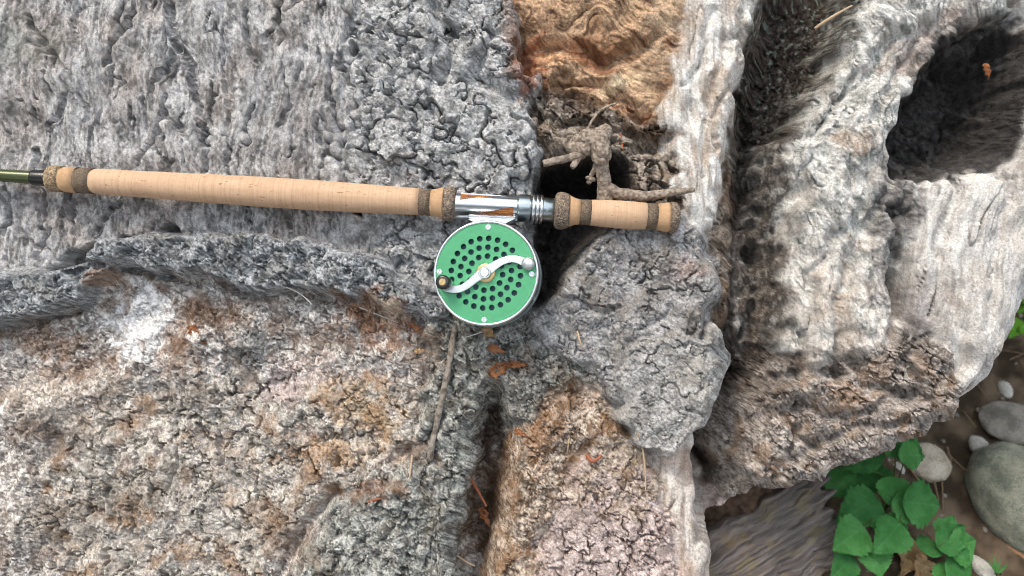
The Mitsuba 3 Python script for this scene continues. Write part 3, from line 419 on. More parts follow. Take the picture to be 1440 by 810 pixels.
# ------------------------------------------------------------------ plants
def leaf_bsdf(key, c, c2, dt=0.35):
    scene[key] = {'type': 'principledthin', 'base_color': mikit.proc(lambda p, n, uv, a=tup(lin(*c)), b=tup(lin(*c2)): MIX(a, b, SM(.3, .7, FB(p.x * 90, p.y * 90, p.z * 90, 3)) * 0.8 + 0.5 * SM(0.06, 0.0, dr.abs(uv.y)) + 0.35 * SM(.12, 0.0, dr.abs((uv.x - 0.5 * dr.abs(uv.y)) * 7 - dr.floor((uv.x - 0.5 * dr.abs(uv.y)) * 7) - .5)) )), 'roughness': 0.55, 'diff_trans': dt, 'spec_trans': 0.0}
leaf_bsdf('m_leaf_dark', (62, 116, 64), (78, 134, 80)); leaf_bsdf('m_leaf_mid', (74, 132, 72), (92, 150, 90)); leaf_bsdf('m_leaf_bright', (104, 160, 58), (124, 182, 72), .5)
leaf_bsdf('m_leaf_dry', (176, 146, 108), (206, 180, 142), .2); leaf_bsdf('m_leaf_rust', (138, 92, 66), (178, 128, 94), .2)
scene['m_stem'] = spec(lin(74, 96, 48), 0.6)
def leaf_mesh(L, Wd, base, direc, normal, curl=0.15, teeth=9, seed=0, crumple=0.03):
    """serrated leaf with midrib fold; base point, direction of growth, facing (world); L, Wd in metres"""
    nu, nv = 64, 9; u = np.linspace(0, 1, nu); prof = np.sin(np.pi * u ** 0.66) ** 0.9 * (1 - 0.25 * u); prof[-1] = 0; prof[0] = 0.03
    prof = prof * (1 + 3.5 * crumple * fb(u * 5 + seed * 3.1, u * 0 + seed, 2, 5400)); prof[-1] = 0
    prof = prof * (1 + 0.17 * (((1 - u) * teeth) % 1 - 0.5) * (u > .06)); v = np.linspace(-1, 1, nv)
    U, Vv = np.meshgrid(u, v, indexing='ij'); y = Vv * prof[:, None] * Wd / 2
    r = np.random.default_rng(seed); z = -curl * L * (U ** 2) + 0.28 * np.abs(y) + 0.02 * L * np.sin(U * 19 + np.abs(Vv) * 4) * np.abs(Vv) + 0.03 * L * np.sin(3 * U + r.uniform(0, 6)) + crumple * L * fb(U * 4 + seed, Vv * 2.2 + seed * .7, 3, 5300 + seed)
    d = np.asarray(direc, float); d /= np.linalg.norm(d); n = np.asarray(normal, float); n = n - d * (n @ d); n /= np.linalg.norm(n); s = np.cross(n, d)
    Pv = np.asarray(base) + (U * L)[..., None] * d + y[..., None] * s + z[..., None] * n
    I = np.arange(nu * nv).reshape(nu, nv); a, b, c, e = I[:-1, :-1].ravel(), I[1:, :-1].ravel(), I[1:, 1:].ravel(), I[:-1, 1:].ravel()
    return trimesh.Trimesh(Pv.reshape(-1, 3), np.concatenate([np.stack([a, b, c], 1), np.stack([a, c, e], 1)]), process=False), np.stack([U, Vv * prof[:, None]], -1).reshape(-1, 2)
def tube(pts, rad, n=8, samples=None, seed=0, rough=0.0, flat=1.0, up=None):
    pts = np.asarray(pts, float); t = np.linspace(0, 1, len(pts)); samples = samples or 6 * len(pts)
    tt = np.linspace(0, 1, samples); p = CubicSpline(t, pts)(tt) if len(pts) > 2 else np.stack([np.interp(tt, t, pts[:, k]) for k in range(3)], 1)
    r = np.interp(tt, np.linspace(0, 1, len(np.atleast_1d(rad))), np.atleast_1d(rad)) if np.size(rad) > 1 else np.full(samples, float(rad))
    d = np.gradient(p, axis=0); d /= np.linalg.norm(d, axis=1, keepdims=True)
    ref = np.array(up if up is not None else [0.13, 0.21, 0.97]); e = np.cross(d, ref); e /= np.linalg.norm(e, axis=1, keepdims=True); f = np.cross(e, d)
    an = np.arange(n) * math.tau / n; ring = np.cos(an)[None, :, None] * e[:, None] + flat * np.sin(an)[None, :, None] * f[:, None]
    k = r[:, None, None] * (1 + rough * (meshkit.fbm(p[:, None] / max(r.max(), 1e-9) * 0.8 + ring * 2 + seed, 3)[..., None] - 0.5) * 2)
    v = (p[:, None] + ring * k).reshape(-1, 3); i = np.arange(samples - 1)[:, None] * n; j = np.arange(n)[None]; a, b = i + j, i + (j + 1) % n
    fcs = np.concatenate([np.stack([a, b, b + n], -1).reshape(-1, 3), np.stack([a, b + n, a + n], -1).reshape(-1, 3)])
    c0, c1 = len(v), len(v) + 1; v = np.vstack([v, p[:1], p[-1:]]); jj = np.arange(n); l = (samples - 1) * n
    fcs = np.concatenate([fcs, np.stack([(jj + 1) % n, jj, 0 * jj + c0], 1), np.stack([l + jj, l + (jj + 1) % n, 0 * jj + c1], 1)])
    m = trimesh.Trimesh(v, fcs, process=False); m.fix_normals(); return m
def plant(name, label, root, leaves, mat, seed, stem=True):
    """leaves: (px, py of the base, px, py of the tip, width in photo units, height above ground)"""
    t = thing(name, label, 'plant'); r = ground_at(*root)
    for k, (bx, by, tx, ty, wd, hgt) in enumerate(leaves):
        b, tip = ground_at(bx, by, hgt), ground_at(tx, ty, hgt * 0.9); L = np.linalg.norm(tip - b); far = np.linalg.norm(b - cam_at) / DIST
        m, uv = leaf_mesh(L, wd * far, b, tip - b, [0.1 * math.sin(k * 2.1), -0.35 + .2 * math.cos(k * 1.7), 0.9], 0.08, 8 + k % 3, seed + k)
        mats = mat if isinstance(mat, (list, tuple)) else [mat]
        key = numbered(t + '__leaf'); scene[key] = mikit.ply(m, mats[k % len(mats)], smooth=True, uv=uv)
        add(t + '__stem', tube([r + rng.normal(0, .003, 3) * [1, 1, 0], (r + b) / 2 + [0, 0, 0.25 * hgt], b + (tip - b) * 0.04], [0.0011, .0008, 0.0006], 6), 'm_stem', True, frame=False)
    return t
plant('leafy_plant', 'dark green broad-leaved plant under the lower edge of the trunk', (1245, 715),
      [(1228, 665, 1185, 622, 62, .10), (1262, 640, 1305, 640, 40, .13), (1245, 608, 1300, 645, 52, .13), (1200, 690, 1150, 660, 50, .08), (1235, 700, 1176, 735, 58, .09), (1250, 670, 1262, 720, 44, .10), (1270, 705, 1324, 712, 62, .11), (1255, 700, 1300, 735, 50, .10),
       (1228, 720, 1192, 700, 40, .07), (1215, 740, 1172, 775, 60, .09), (1265, 735, 1232, 780, 56, .10), (1225, 770, 1240, 812, 46, .07), (1200, 782, 1168, 815, 40, .06), (1240, 730, 1282, 762, 44, .08), (1240, 690, 1205, 650, 54, .08)], ['m_leaf_dark', 'm_leaf_mid'], 60)
plant('leafy_plant', 'dark green leaf cluster between the dry beige leaf and the boulder', (1330, 775),
      [(1325, 770, 1345, 722, 44, .08), (1312, 785, 1296, 748, 40, .08), (1335, 775, 1376, 760, 48, .08), (1330, 785, 1368, 808, 52, .07), (1325, 790, 1340, 830, 46, .06), (1318, 770, 1362, 738, 40, .09)], ['m_leaf_mid', 'm_leaf_dark'], 90)
plant('leafy_plant', 'bright green leafy sprig at the right edge of the picture', (1445, 450),
      [(1436, 432, 1418, 402, 24, .08), (1438, 425, 1452, 395, 24, .09), (1434, 448, 1420, 476, 24, .07), (1440, 455, 1456, 480, 26, .07), (1438, 440, 1418, 430, 18, .08)], 'm_leaf_bright', 120)
plant('grass_sprig', 'small tuft of green blades at the bottom edge right of the leaf cluster', (1402, 806), [(1402, 806, 1390, 786, 4, .03), (1402, 806, 1408, 784, 4, .03), (1402, 806, 1420, 792, 4, .03), (1402, 806, 1398, 778, 4, .03)], 'm_leaf_mid', 140)
def flat_leaf(name, label, b, tip, wd, nrm_, mat, seed, curl=0.3, cat='dry leaf'):
    L = np.linalg.norm(tip - b); m, uv = leaf_mesh(L, wd, b, tip - b, nrm_, curl, 5, seed, .16); t = thing(name, label, cat); scene[t] = mikit.ply(m, mat, smooth=True, uv=uv); return t
flat_leaf('dry_leaf', 'dry beige leaf lying on the soil at the foot of the green plants', ground_at(1283, 758, .012), ground_at(1276, 806, .02), .045, [0.1, -.3, 1], 'm_leaf_dry', 5)
flat_leaf('dry_leaf', 'second dry beige leaf half hidden right of the first', ground_at(1302, 785, .01), ground_at(1298, 815, .02), .03, [0.2, -.3, 1], 'm_leaf_dry', 6)

# ------------------------------------------------------------------ broken plank of old wood at the bottom right, and the brown earth bank behind it
scene['m_plank'] = {'type': 'bumpmap', 'arbitrary': mikit.proc(lambda p, n, uv: 0.0022 * FB(uv.x * 6, uv.y * 60, 3.1, 4), eps=6e-4), 'scale': 1.0,
    'bsdf': spec(mikit.proc(lambda p, n, uv: MIX(MIX(tup(lin(104, 97, 95)), tup(lin(136, 128, 124)), SM(.3, .7, FB(uv.x * 5, uv.y * 60, 1.0, 4))), tup(lin(136, 124, 98)), 0.6 * SM(.56, .7, FB(uv.x * 14, uv.y * 14, 8.0, 4)))), 0.85, specular=0.2)}
nu, nv = 150, 80
U, Vv = np.meshgrid(np.linspace(0, 1, nu), np.linspace(-1, 1, nv), indexing='ij')
e0, e1 = at(960, 850, -200), at(1168, 720, -250); half = at(1070, 690, -232) - at(1116, 790, -215)
ax = e1 - e0; sd = half / 2 * 1.25; out = np.cross(ax, sd); out /= np.linalg.norm(out); out *= np.sign(out[2])
rag = 1 + 0.07 * fb(Vv * 5 + 3, Vv * 0 + 1.5, 3, 5100) * ss(.5, 1, U)
hh = 5 * fb(U * 3, Vv * 9, 4, 5101, .6) + 22 * (1 - Vv ** 2) ** 0.5 - 60 * (np.abs(Vv) > 0.985) - 60 * (U > .993) + 6 * ss(.15, .25, fb(U * 2, Vv * 4, 2, 5102))
wid2 = 1 + 0.12 * fb(U * 6, U * 0 + 4 + np.sign(Vv), 3, 5103)
PP = e0 + (U * rag)[..., None] * ax + (Vv * wid2)[..., None] * sd + hh[..., None] * out
I = np.arange(nu * nv).reshape(nu, nv); a, b, c, e = I[:-1, :-1].ravel(), I[1:, :-1].ravel(), I[1:, 1:].ravel(), I[:-1, 1:].ravel()
pm = trimesh.Trimesh(world(PP.reshape(-1, 3)), np.concatenate([np.stack([a, b, c], 1), np.stack([a, c, e], 1)]), process=False)
tk = thing('broken_plank', 'broken grey-brown slab of old wood lying below the trunk at bottom right', 'wood'); scene['m_plank2'] = {'type': 'twosided', 'b': scene.pop('m_plank')}
scene[tk] = mikit.ply(pm, 'm_plank2', smooth=True, uv=np.stack([U * 1.0, Vv * .35], -1).reshape(-1, 2))
nu, nv = 90, 90; U, Vv = np.meshgrid(np.linspace(970, 1130, nu), np.linspace(610, 770, nv), indexing='ij')
HB = -215 - 75 * (((U - 1030) / 90) ** 2 + ((Vv - 680) / 100) ** 2) + 12 * fb(U / 26, Vv / 26, 4, 5200)
KK = 1 - HB / DIST; PB = np.stack([(U - 720) * 1.2, (405 - Vv) * 1.2, HB], -1)
I = np.arange(nu * nv).reshape(nu, nv); a, b, c, e = I[:-1, :-1].ravel(), I[1:, :-1].ravel(), I[1:, 1:].ravel(), I[:-1, 1:].ravel()
bm = trimesh.Trimesh(world(PB.reshape(-1, 3)), np.concatenate([np.stack([a, b, c], 1), np.stack([a, c, e], 1)]), process=False)
scene['earth_bank'] = mikit.ply(bm, 'm_ground', smooth=True, color=mixc(lin(66, 54, 46), lin(112, 92, 78), np.clip(.5 + .5 * fb(U / 14, Vv / 14, 4, 5201, .6), 0, 1)).reshape(-1, 3)); labels['earth_bank'] = {'label': 'brown bank of earth under the trunk', 'kind': 'structure'}

# ------------------------------------------------------------------ the wood around: trees out of the frame that shade the spot and show in the metal
tr = np.random.default_rng(11)
scene['m_forest_bark'] = spec(lin(92, 84, 76), .9); scene['m_needles'] = {'type': 'principledthin', 'base_color': {'type': 'rgb', 'value': [float(q) for q in lin(62, 92, 60)]}, 'roughness': .6, 'diff_trans': .4, 'spec_trans': 0.0}
cv, cn = [], 2600
for k in range(cn):
    z = tr.uniform(1.2, 9.0); R = 2.1 * (1 - z / 9.6) ** .8 + .15; a = tr.uniform(0, math.tau); r = R * tr.uniform(.25, 1) ** .5; sag = -0.25 * r
    c0 = np.array([r * math.cos(a), r * math.sin(a), z + sag]); d = np.array([math.cos(a), math.sin(a), -.25]); sd_ = np.array([-math.sin(a), math.cos(a), tr.uniform(-.4, .4)]); L = tr.uniform(.18, .34)
    cv.append([c0 - d * L * .5 - sd_ * L * .35, c0 + d * L, c0 - d * L * .5 + sd_ * L * .35])
cv = np.array(cv).reshape(-1, 3); crown_m = trimesh.Trimesh(cv, np.arange(len(cv)).reshape(-1, 3), process=False)
trunk_m = trimesh.creation.cone(radius=.2, height=9.2, sections=14)
crown_d, trunk_d = mikit.ply(crown_m, 'm_needles', smooth=False), mikit.ply(trunk_m, 'm_forest_bark', smooth=True)
where = ['in front of the trunk', 'beside the trunk', 'behind the trunk']
for k in range(16):
    a = k / 16 * math.tau + tr.uniform(-.12, .12); R = tr.uniform(5.5, 8.0); s_ = tr.uniform(.8, 1.15); t = thing('forest_tree', 'dark green conifer of the wood around the old trunk', 'tree', 'conifers standing around the old trunk')
    for nm, dd in (('crown', crown_d), ('trunk', trunk_d)): scene[f'{t}__{nm}'] = {**dd, 'to_world': T().translate([R * math.cos(a), R * math.sin(a), 0]).rotate([0, 0, 1], float(k * 77)).scale(float(s_))}

# ------------------------------------------------------------------ fishing rod
scene['m_cork'] = {'type': 'bumpmap', 'arbitrary': mikit.proc(lambda p, n, uv: 0.00025 * SM(0.62, 0.8, FB(p.x * 1200, p.y * 1200, p.z * 1200, 2)) * -1.0, eps=2e-4), 'scale': 1.0,
    'bsdf': spec(mikit.proc(lambda p, n, uv: MIX(MIX(tup(lin(198, 164, 134)), tup(lin(218, 186, 156)), 0.6 * FB(uv.x * .03, uv.y * .12, 2.0, 3) + 0.4 * FB(uv.x * .3, uv.y * .3, 6.0, 2)), tup(lin(158, 114, 80)),
        dr.minimum(1, 0.22 * SM(0.03, 0.0, dr.abs(uv.x / 18.5 - dr.floor(uv.x / 18.5) - .5)) + 0.16 * SM(0.45, .8, N(uv.x * .9, 0.0, 5.0)) + 0.8 * SM(.8, .88, FB(uv.x * .12, uv.y * .6, 9.0, 2))))), 0.6, specular=0.35)}
scene['m_cork_buff'] = spec(mikit.proc(lambda p, n, uv: MIX(tup(lin(178, 142, 108)), tup(lin(206, 172, 136)), FB(p.x * 500, p.y * 500, p.z * 500, 3))), 0.7, specular=0.3)
def speckle(c1, c2, c3, sc=800.0):
    return {'type': 'bumpmap', 'arbitrary': mikit.proc(lambda p, n, uv: 0.0005 * FB(p.x * 900, p.y * 900, p.z * 900, 2), eps=2e-4), 'scale': 1.0, 'bsdf': spec(mikit.proc(lambda p, n, uv: MIX(MIX(tup(lin(*c1)), tup(lin(*c2)), SM(.42, .58, FB(p.x * sc, p.y * sc, p.z * sc, 2))), tup(lin(*c3)), SM(.6, .68, N(p.x * sc * 1.3 + 9, p.y * sc * 1.3, p.z * sc * 1.3)))), 0.7, specular=0.3)}
scene['m_cork_speckled'] = speckle((92, 82, 74), (128, 114, 102), (168, 150, 130)); scene['m_cork_tan'] = speckle((116, 100, 80), (158, 138, 112), (184, 162, 134)); scene['m_cork_band'] = speckle((88, 78, 68), (120, 106, 92), (140, 122, 102), 1300)
scene['m_blank'] = spec(lin(72, 82, 48), 0.25, clearcoat=1.0, clearcoat_gloss=0.95, metallic=0.3); scene['m_black'] = spec(lin(26, 26, 28), 0.25, clearcoat=0.8); scene['m_rubber'] = spec(lin(34, 33, 32), 0.5)
scene['m_silver'] = {'type': 'twosided', 'b': spec(lin(214, 218, 222), 0.2, metallic=1.0)}; scene['m_polished'] = spec(lin(236, 238, 240), 0.12, metallic=1.0); scene['m_satin'] = spec(lin(168, 178, 182), 0.26, metallic=1.0)
scene['m_white_metal'] = spec(lin(214, 218, 220), 0.34, metallic=0.85)
scene['m_insert'] = {'type': 'twosided', 'b': spec(mikit.proc(lambda p, n, uv: MIX(MIX(tup(lin(140, 84, 42)), tup(lin(186, 122, 62)), SM(.3, .7, FB(uv.x * .08, uv.y * 1.2, 4.0, 3))), tup(lin(92, 50, 28)), SM(.5, .75, FB(uv.x * .15, uv.y * 2.5, 7.0, 2)))), 0.3, clearcoat=0.7)}
scene['m_green'] = spec(mikit.proc(lambda p, n, uv: MIX(tup(lin(74, 160, 112)), tup(lin(82, 170, 122)), FB(p.x * 300, p.y * 300, p.z * 300, 3))), 0.38, specular=0.4, clearcoat=0.25)
scene['m_brass'] = spec(lin(206, 178, 128), 0.3, metallic=0.9); scene['m_spool'] = spec(lin(62, 96, 104), 0.4, metallic=0.4); scene['m_line'] = spec(lin(28, 36, 34), 0.6)
ROD_H = 27.5
def rod_pt(px): return at(px, 251 + (px - 70) * 0.0632, ROD_H)
rx0, rx1 = rod_pt(0), rod_pt(1000); AX = (rx1 - rx0) / np.linalg.norm(rx1 - rx0); RK = 1 - ROD_H / DIST
SIDE = np.cross([0, 0, 1.0], AX); OUT = np.cross(AX, SIDE)       # SIDE: up in the picture, OUT: away from the bark
def turned(prof, n=64, sub=1):
    """surface of revolution on the rod's axis; prof: (photo x, radius) from left to right, closed at both ends"""
    prof = np.asarray(prof, float); x = prof[:, 0]; r = prof[:, 1] * RK
    c = np.array([rod_pt(q) for q in x]); an = np.arange(n + 1) * math.tau / n
    v = c[:, None] + r[:, None, None] * (np.cos(an)[None, :, None] * OUT + np.sin(an)[None, :, None] * SIDE)
    uv = np.stack([np.repeat(x[:, None], n + 1, 1), np.repeat((an * 20)[None], len(x), 0)], -1)
    I = np.arange(v.shape[0] * (n + 1)).reshape(v.shape[0], n + 1); a, b, cc, d = I[:-1, :-1].ravel(), I[1:, :-1].ravel(), I[1:, 1:].ravel(), I[:-1, 1:].ravel()
    return trimesh.Trimesh(v.reshape(-1, 3), np.concatenate([np.stack([a, b, cc], 1), np.stack([a, cc, d], 1)]), process=False), uv.reshape(-1, 2)
def rod_part(key, prof, mat, smooth=True, label=None, n=64):
    prof = np.asarray(prof, float)
    if smooth == 'spline':
        t = np.concatenate([[0], np.cumsum(np.hypot(*np.diff(prof, axis=0).T))]); cs = CubicSpline(t, prof); prof = cs(np.linspace(0, t[-1], 12 * len(prof))); smooth = True
    e = [(prof[0, 0], 0.0), (prof[0, 0], prof[0, 1] * .9999)]; f = [(prof[-1, 0], prof[-1, 1] * .9999), (prof[-1, 0], 0.0)]
    prof = np.vstack([e[:1], prof, f[1:]])
    m, uv = turned(prof, n)
    if smooth is True:                           # crisp end faces, smooth flank
        m2 = trimesh.graph.smooth_shade(m, angle=math.radians(40), facet_minarea=None) if False else m
    return add(key, m, mat, smooth=True, uv=uv, label=label)
ROD = thing('fishing_rod', 'two-handed fishing rod with cork grips lying across the bark', 'fishing rod')
rod_part(ROD + '__blank', [(-260, 7.2), (-100, 8.0), (60, 9.3)], 'm_blank')
rod_part(ROD + '__winding_check', [(46, 10.2), (48, 10.9), (66, 11.2), (69.5, 10.6), (71, 9.5)], 'm_black')
rod_part(ROD + '__end_ring', [(69.6, 14.5), (70.5, 17), (73, 18.3), (80, 18.5), (89.6, 18.2)], 'm_cork_tan')
rod_part(ROD + '__buff_ring', [(89.6, 18.25), (100, 18.1), (110, 17.9)], 'm_cork_buff')
rod_part(ROD + '__dark_ring', [(110, 18.0), (120, 17.9), (132, 17.9)], 'm_cork_band')
xg = np.linspace(132, 590, 60); rg_ = np.interp(xg, [132, 200, 300, 380, 460, 540, 590], [17.9, 18.6, 20.3, 21.2, 21.0, 19.6, 18.5])
rod_part(ROD + '__grip', np.stack([xg, rg_ + .12 * np.sin(xg * .9)], 1), 'm_cork')
rod_part(ROD + '__dark_ring', [(590, 18.6), (598, 18.5), (606, 18.7)], 'm_cork_band')
rod_part(ROD + '__buff_ring', [(606, 18.6), (611, 19.2), (616, 20.4), (622, 22.2), (624.5, 22.9)], 'm_cork_buff')
rod_part(ROD + '__end_ring', [(624.5, 23.1), (628, 24.3), (632, 24.9), (636, 24.6), (639, 22.8), (641, 19)], 'm_cork_speckled')
# reel seat: metal sleeve with two pointed wooden windows
nx, na = 270, 540
SX = np.linspace(640, 730, nx); SA = np.linspace(-180, 180, na); U, Aa = np.meshgrid(SX, SA, indexing='ij')
win1 = (U > 648) & (U < 704) & (Aa < 84) & (Aa > 17 + (U - 648) / 56 * 48)
win2 = (U > 666) & (U < 722) & (Aa < -52 + (U - 666) / 56 * 52) & (Aa > -60)
win3 = (U > 650) & (U < 720) & (Aa > 110) & (Aa < 165)
wood = win1 | win2 | win3
RR = np.where(wood, 14.9, 16.3) * RK
cpts = np.array([rod_pt(q) for q in SX]); rad = np.radians(Aa)
PV = cpts[:, None] + RR[..., None] * (np.cos(rad)[..., None] * OUT + np.sin(rad)[..., None] * SIDE)
I = np.arange(nx * na).reshape(nx, na); a, b, c, e = I[:-1, :-1].ravel(), I[1:, :-1].ravel(), I[1:, 1:].ravel(), I[:-1, 1:].ravel()
wq = wood.ravel()[a] & wood.ravel()[b] & wood.ravel()[c] & wood.ravel()[e]
SUV = np.stack([U, rad * 16], -1).reshape(-1, 2)
def sheet(key, msk, mat):
    f = np.concatenate([np.stack([a[msk], b[msk], c[msk]], 1), np.stack([a[msk], c[msk], e[msk]], 1)]); used, inv = np.unique(f, return_inverse=True)
    m = trimesh.Trimesh(PV.reshape(-1, 3)[used], inv.reshape(-1, 3), process=False); uv = SUV[used]
    if mat == 'm_insert': add(key, m, mat, smooth=True, uv=uv)
    else: add(key, m, mat, smooth=30)
sheet(ROD + '__seat_sleeve', ~wq, 'm_silver')
ids = np.zeros((nx, na), int); ids[win1] = 1; ids[win2] = 2; ids[win3] = 3
for k in (1, 2, 3): sheet(ROD + '__wood_insert', wq & (ids.ravel()[a] == k), 'm_insert')
rod_part(ROD + '__hood', [(727, 16.6), (728, 18.6), (730, 19.3), (744, 19.5), (745.5, 19.1), (747, 17.5)], 'm_satin')
for k in range(3): rod_part(ROD + '__locking_ring', [(747 + 5.6 * k, 17.6), (747.6 + 5.6 * k, 20.3), (749 + 5.6 * k, 21.0), (751 + 5.6 * k, 21.0), (752 + 5.6 * k, 20.2), (752.4 + 5.6 * k, 17.6)], 'm_polished')
rod_part(ROD + '__seat_barrel', [(746, 17.2), (765, 17.4), (783, 17.2)], 'm_satin')
rod_part(ROD + '__end_ring', [(779.5, 19), (780.5, 22.5), (783, 25.2), (787, 26.4), (792, 26.2), (797, 24.6), (800, 22.8)], 'm_cork_speckled')
rod_part(ROD + '__buff_ring', [(800, 22.6), (804, 20.6), (809, 18.7), (815, 17.6)], 'm_cork_buff')
rod_part(ROD + '__dark_ring', [(815, 17.7), (822, 17.6), (830.5, 18.0)], 'm_cork_band')
rod_part(ROD + '__butt_grip', [(830.5, 18.0), (845, 18.9), (870, 19.6), (890, 19.4), (908, 18.6)], 'm_cork')
rod_part(ROD + '__dark_ring', [(908, 18.6), (915, 18.3), (923, 18.6)], 'm_cork_band')
rod_part(ROD + '__buff_ring', [(923, 18.5), (930, 19.3), (936, 20.6), (940.5, 21.6)], 'm_cork_buff')
rod_part(ROD + '__butt_cap', [(940.5, 21.8), (945, 22.4), (949, 21.8), (952.5, 18.5), (954.5, 12.5), (955, 6)], 'm_cork_speckled')

# ------------------------------------------------------------------ fishing reel (its face looks straight out from the bark)
FACE_H = 64.0; FC = at(683, 384, FACE_H); FK = 1 - FACE_H / DIST
TILT = T().rotate([0, 1, 0], -6.5).rotate([1, 0, 0], -3.5)
TM = np.array(TILT.matrix)[:3, :3]
def face(p):                                     # (dx, dy up, dz out of the face), photo units -> trunk frame
    return FC + (np.asarray(p, float) * FK) @ TM.T
def on_face(m, key, mat, smooth=35, label=None, uv=None):
    if isinstance(m, m3.Manifold): mm = m.to_mesh(); m = trimesh.Trimesh(mm.vert_properties[:, :3], mm.tri_verts, process=False)
    m = m.copy(); m.vertices = face(m.vertices); return add(REEL + '__' + key, m, mat, smooth=smooth, label=label, uv=uv)
def lathe(prof, n=96):
    m = trimesh.creation.revolve(np.asarray(prof, float), sections=n); m.merge_vertices(); m.fix_normals()
    return m
def cyl(r, z0, z1, x=0, y=0, n=48): return m3.Manifold.cylinder(z1 - z0, r, r, n).translate((x, y, z0))
REEL = thing('fishing_reel', 'round green fly reel with perforated face and silver rim under the rod', 'fishing reel')
plate = cyl(70.6, -3.0, 0, n=128)
holes = []
for cnt, rad_, ph in ((12, 24.2, 5.5), (18, 36.6, 4.5), (24, 49.3, 4.5)):
    for k in range(cnt):
        t = math.radians(90 - ph + k * 360 / cnt); holes.append(cyl(4.15, -5, 2, rad_ * math.cos(t), rad_ * math.sin(t), 24))
plate = plate - m3.Manifold.batch_boolean(holes, m3.OpType.Add)
on_face(plate, 'face_plate', 'm_green', 30)
on_face(lathe([(70.6, -6), (70.6, .6), (71.3, 1.7), (73, 2.1), (74.4, 1.4), (75, -.5), (75, -7), (73.5, -8), (70.6, -6)]), 'face_rim', 'm_polished', 50)
on_face(lathe([(0, -14), (64, -14), (65, -13), (65, -12), (0, -12), (0, -14)]), 'spool_flange', 'm_spool', 30)
on_face(lathe([(0, -46), (50, -46), (56, -14), (0, -14), (0, -46)]), 'line', 'm_line', 30)
on_face(lathe([(64, -10), (66.5, -10), (67.3, -11), (67.3, -14), (64, -14), (64, -10)]), 'spool_rim', 'm_silver', 40)
on_face(lathe([(0, -58), (75, -58), (76, -56), (76, -50), (75, -48), (0, -48), (0, -58)]), 'back_plate', 'm_satin', 40)
for k, t in enumerate((-28, 42, 150, 205, -100)):
    x, y = 71.5 * math.cos(math.radians(t)), 71.5 * math.sin(math.radians(t)); on_face(cyl(2.6, -50, -4, x, y, 20), 'pillar', 'm_silver', 40)
def screw(x, y, r, z, slot, key, mat='m_white_metal'):
    s = m3.Manifold.cylinder(1.6, r, r * .82, 32).translate((0, 0, 0)) - m3.Manifold.cube((r * 2.2, r * .3, 2.2), True).rotate((0, 0, slot)).translate((0, 0, 1.5)); on_face(s.translate((x, y, z)), key, mat, 30)
for (sx, sy, ang) in ((3, 65, 40), (-66, 2, 70), (65, -1.5, -20), (-1.5, -65.5, 85)): screw(sx, sy, 4.4, -.2, ang, 'screw')
on_face(lathe([(0, -1), (13.4, -1), (13.4, 1.2), (12.4, 2.0), (6, 2.0), (0, 2.0), (0, -1)]), 'hub_washer', 'm_brass', 40)
bar = np.array([(-54, -21), (-46, -23), (-34, -22), (-22, -15), (-11, -6), (0, 1), (12, 9), (24, 16), (38, 19.5), (50, 17), (59, 13)], float)
bw = [5.6, 5.0, 4.8, 5.0, 5.8, 7.6, 5.8, 5.0, 4.8, 5.4, 6.4]; tq = np.linspace(0, 10, 80); bp = CubicSpline(range(11), bar)(tq); bw = np.interp(tq, range(11), bw)
arm = m3.CrossSection()
for k in range(79): arm = arm + m3.CrossSection.batch_hull([m3.CrossSection.circle(bw[q], 20).translate(tuple(bp[q])) for q in (k, k + 1)])
arm3 = m3.Manifold.extrude(arm, 3.0).translate((0, 0, 4)) + m3.Manifold.extrude(arm.offset(-.5, m3.JoinType.Round), 3.5).translate((0, 0, 4)) + m3.Manifold.extrude(arm.offset(-1.0, m3.JoinType.Round), 3.8).translate((0, 0, 4))
on_face(arm3, 'crank', 'm_white_metal', 25)
on_face(lathe([(0, 3), (7.8, 3), (9.2, 5), (9.4, 8), (8.2, 10.5), (5.5, 12), (0, 12.4)]).apply_translation((60.5, 12.5, 0)), 'counterweight', 'm_white_metal', 50)
on_face(lathe([(0, 2), (8.6, 2), (8.8, 9), (8.0, 10.8), (0, 10.8)]), 'hub_cap', 'm_white_metal', 40)
screw(0, 0, 7.0, 10.6, 96, 'hub_screw', 'm_silver')
kb = np.array((-56, -14.5))
on_face(lathe([(0, 5), (8.4, 5), (9.2, 8), (8.4, 16), (9.8, 22), (10.2, 25), (9.0, 27.5), (6.5, 28.2), (0, 28.2)]).apply_translation((kb[0], kb[1], 0)), 'knob', 'm_black', 50)
on_face(lathe([(0, 2), (9.6, 2), (10.0, 5), (8.5, 9), (0, 9)]).apply_translation((kb[0] + 1, kb[1] - 2, 0)), 'crank_end', 'm_white_metal', 50)
screw(kb[0], kb[1], 5.4, 27.9, 50, 'knob_screw', 'm_brass')
# foot: a pointed saddle along the underside of the seat and a waisted post down to the frame
fpts = [rod_pt(q) - SIDE * RK * 17.5 - OUT * 3 for q in (640, 650, 665, 690, 712, 726, 736)]
add(REEL + '__foot', tube(fpts, [4.0, 6.0, 8.0, 9.0, 8.0, 6.0, 4.0], 20, 60, flat=.42, up=SIDE), 'm_polished', smooth=45)
post = Polygon([(-34, 0), (34, 0), (22, 6), (17, 12), (26, 24), (-26, 24), (-17, 12), (-22, 6)])
pmesh = trimesh.creation.extrude_polygon(post, 24, engine='earcut'); pmesh.vertices = pmesh.vertices * [1, -1, 1] + [4, 80, -46]; pmesh.invert()
on_face(pmesh, 'foot_post', 'm_silver', 30)

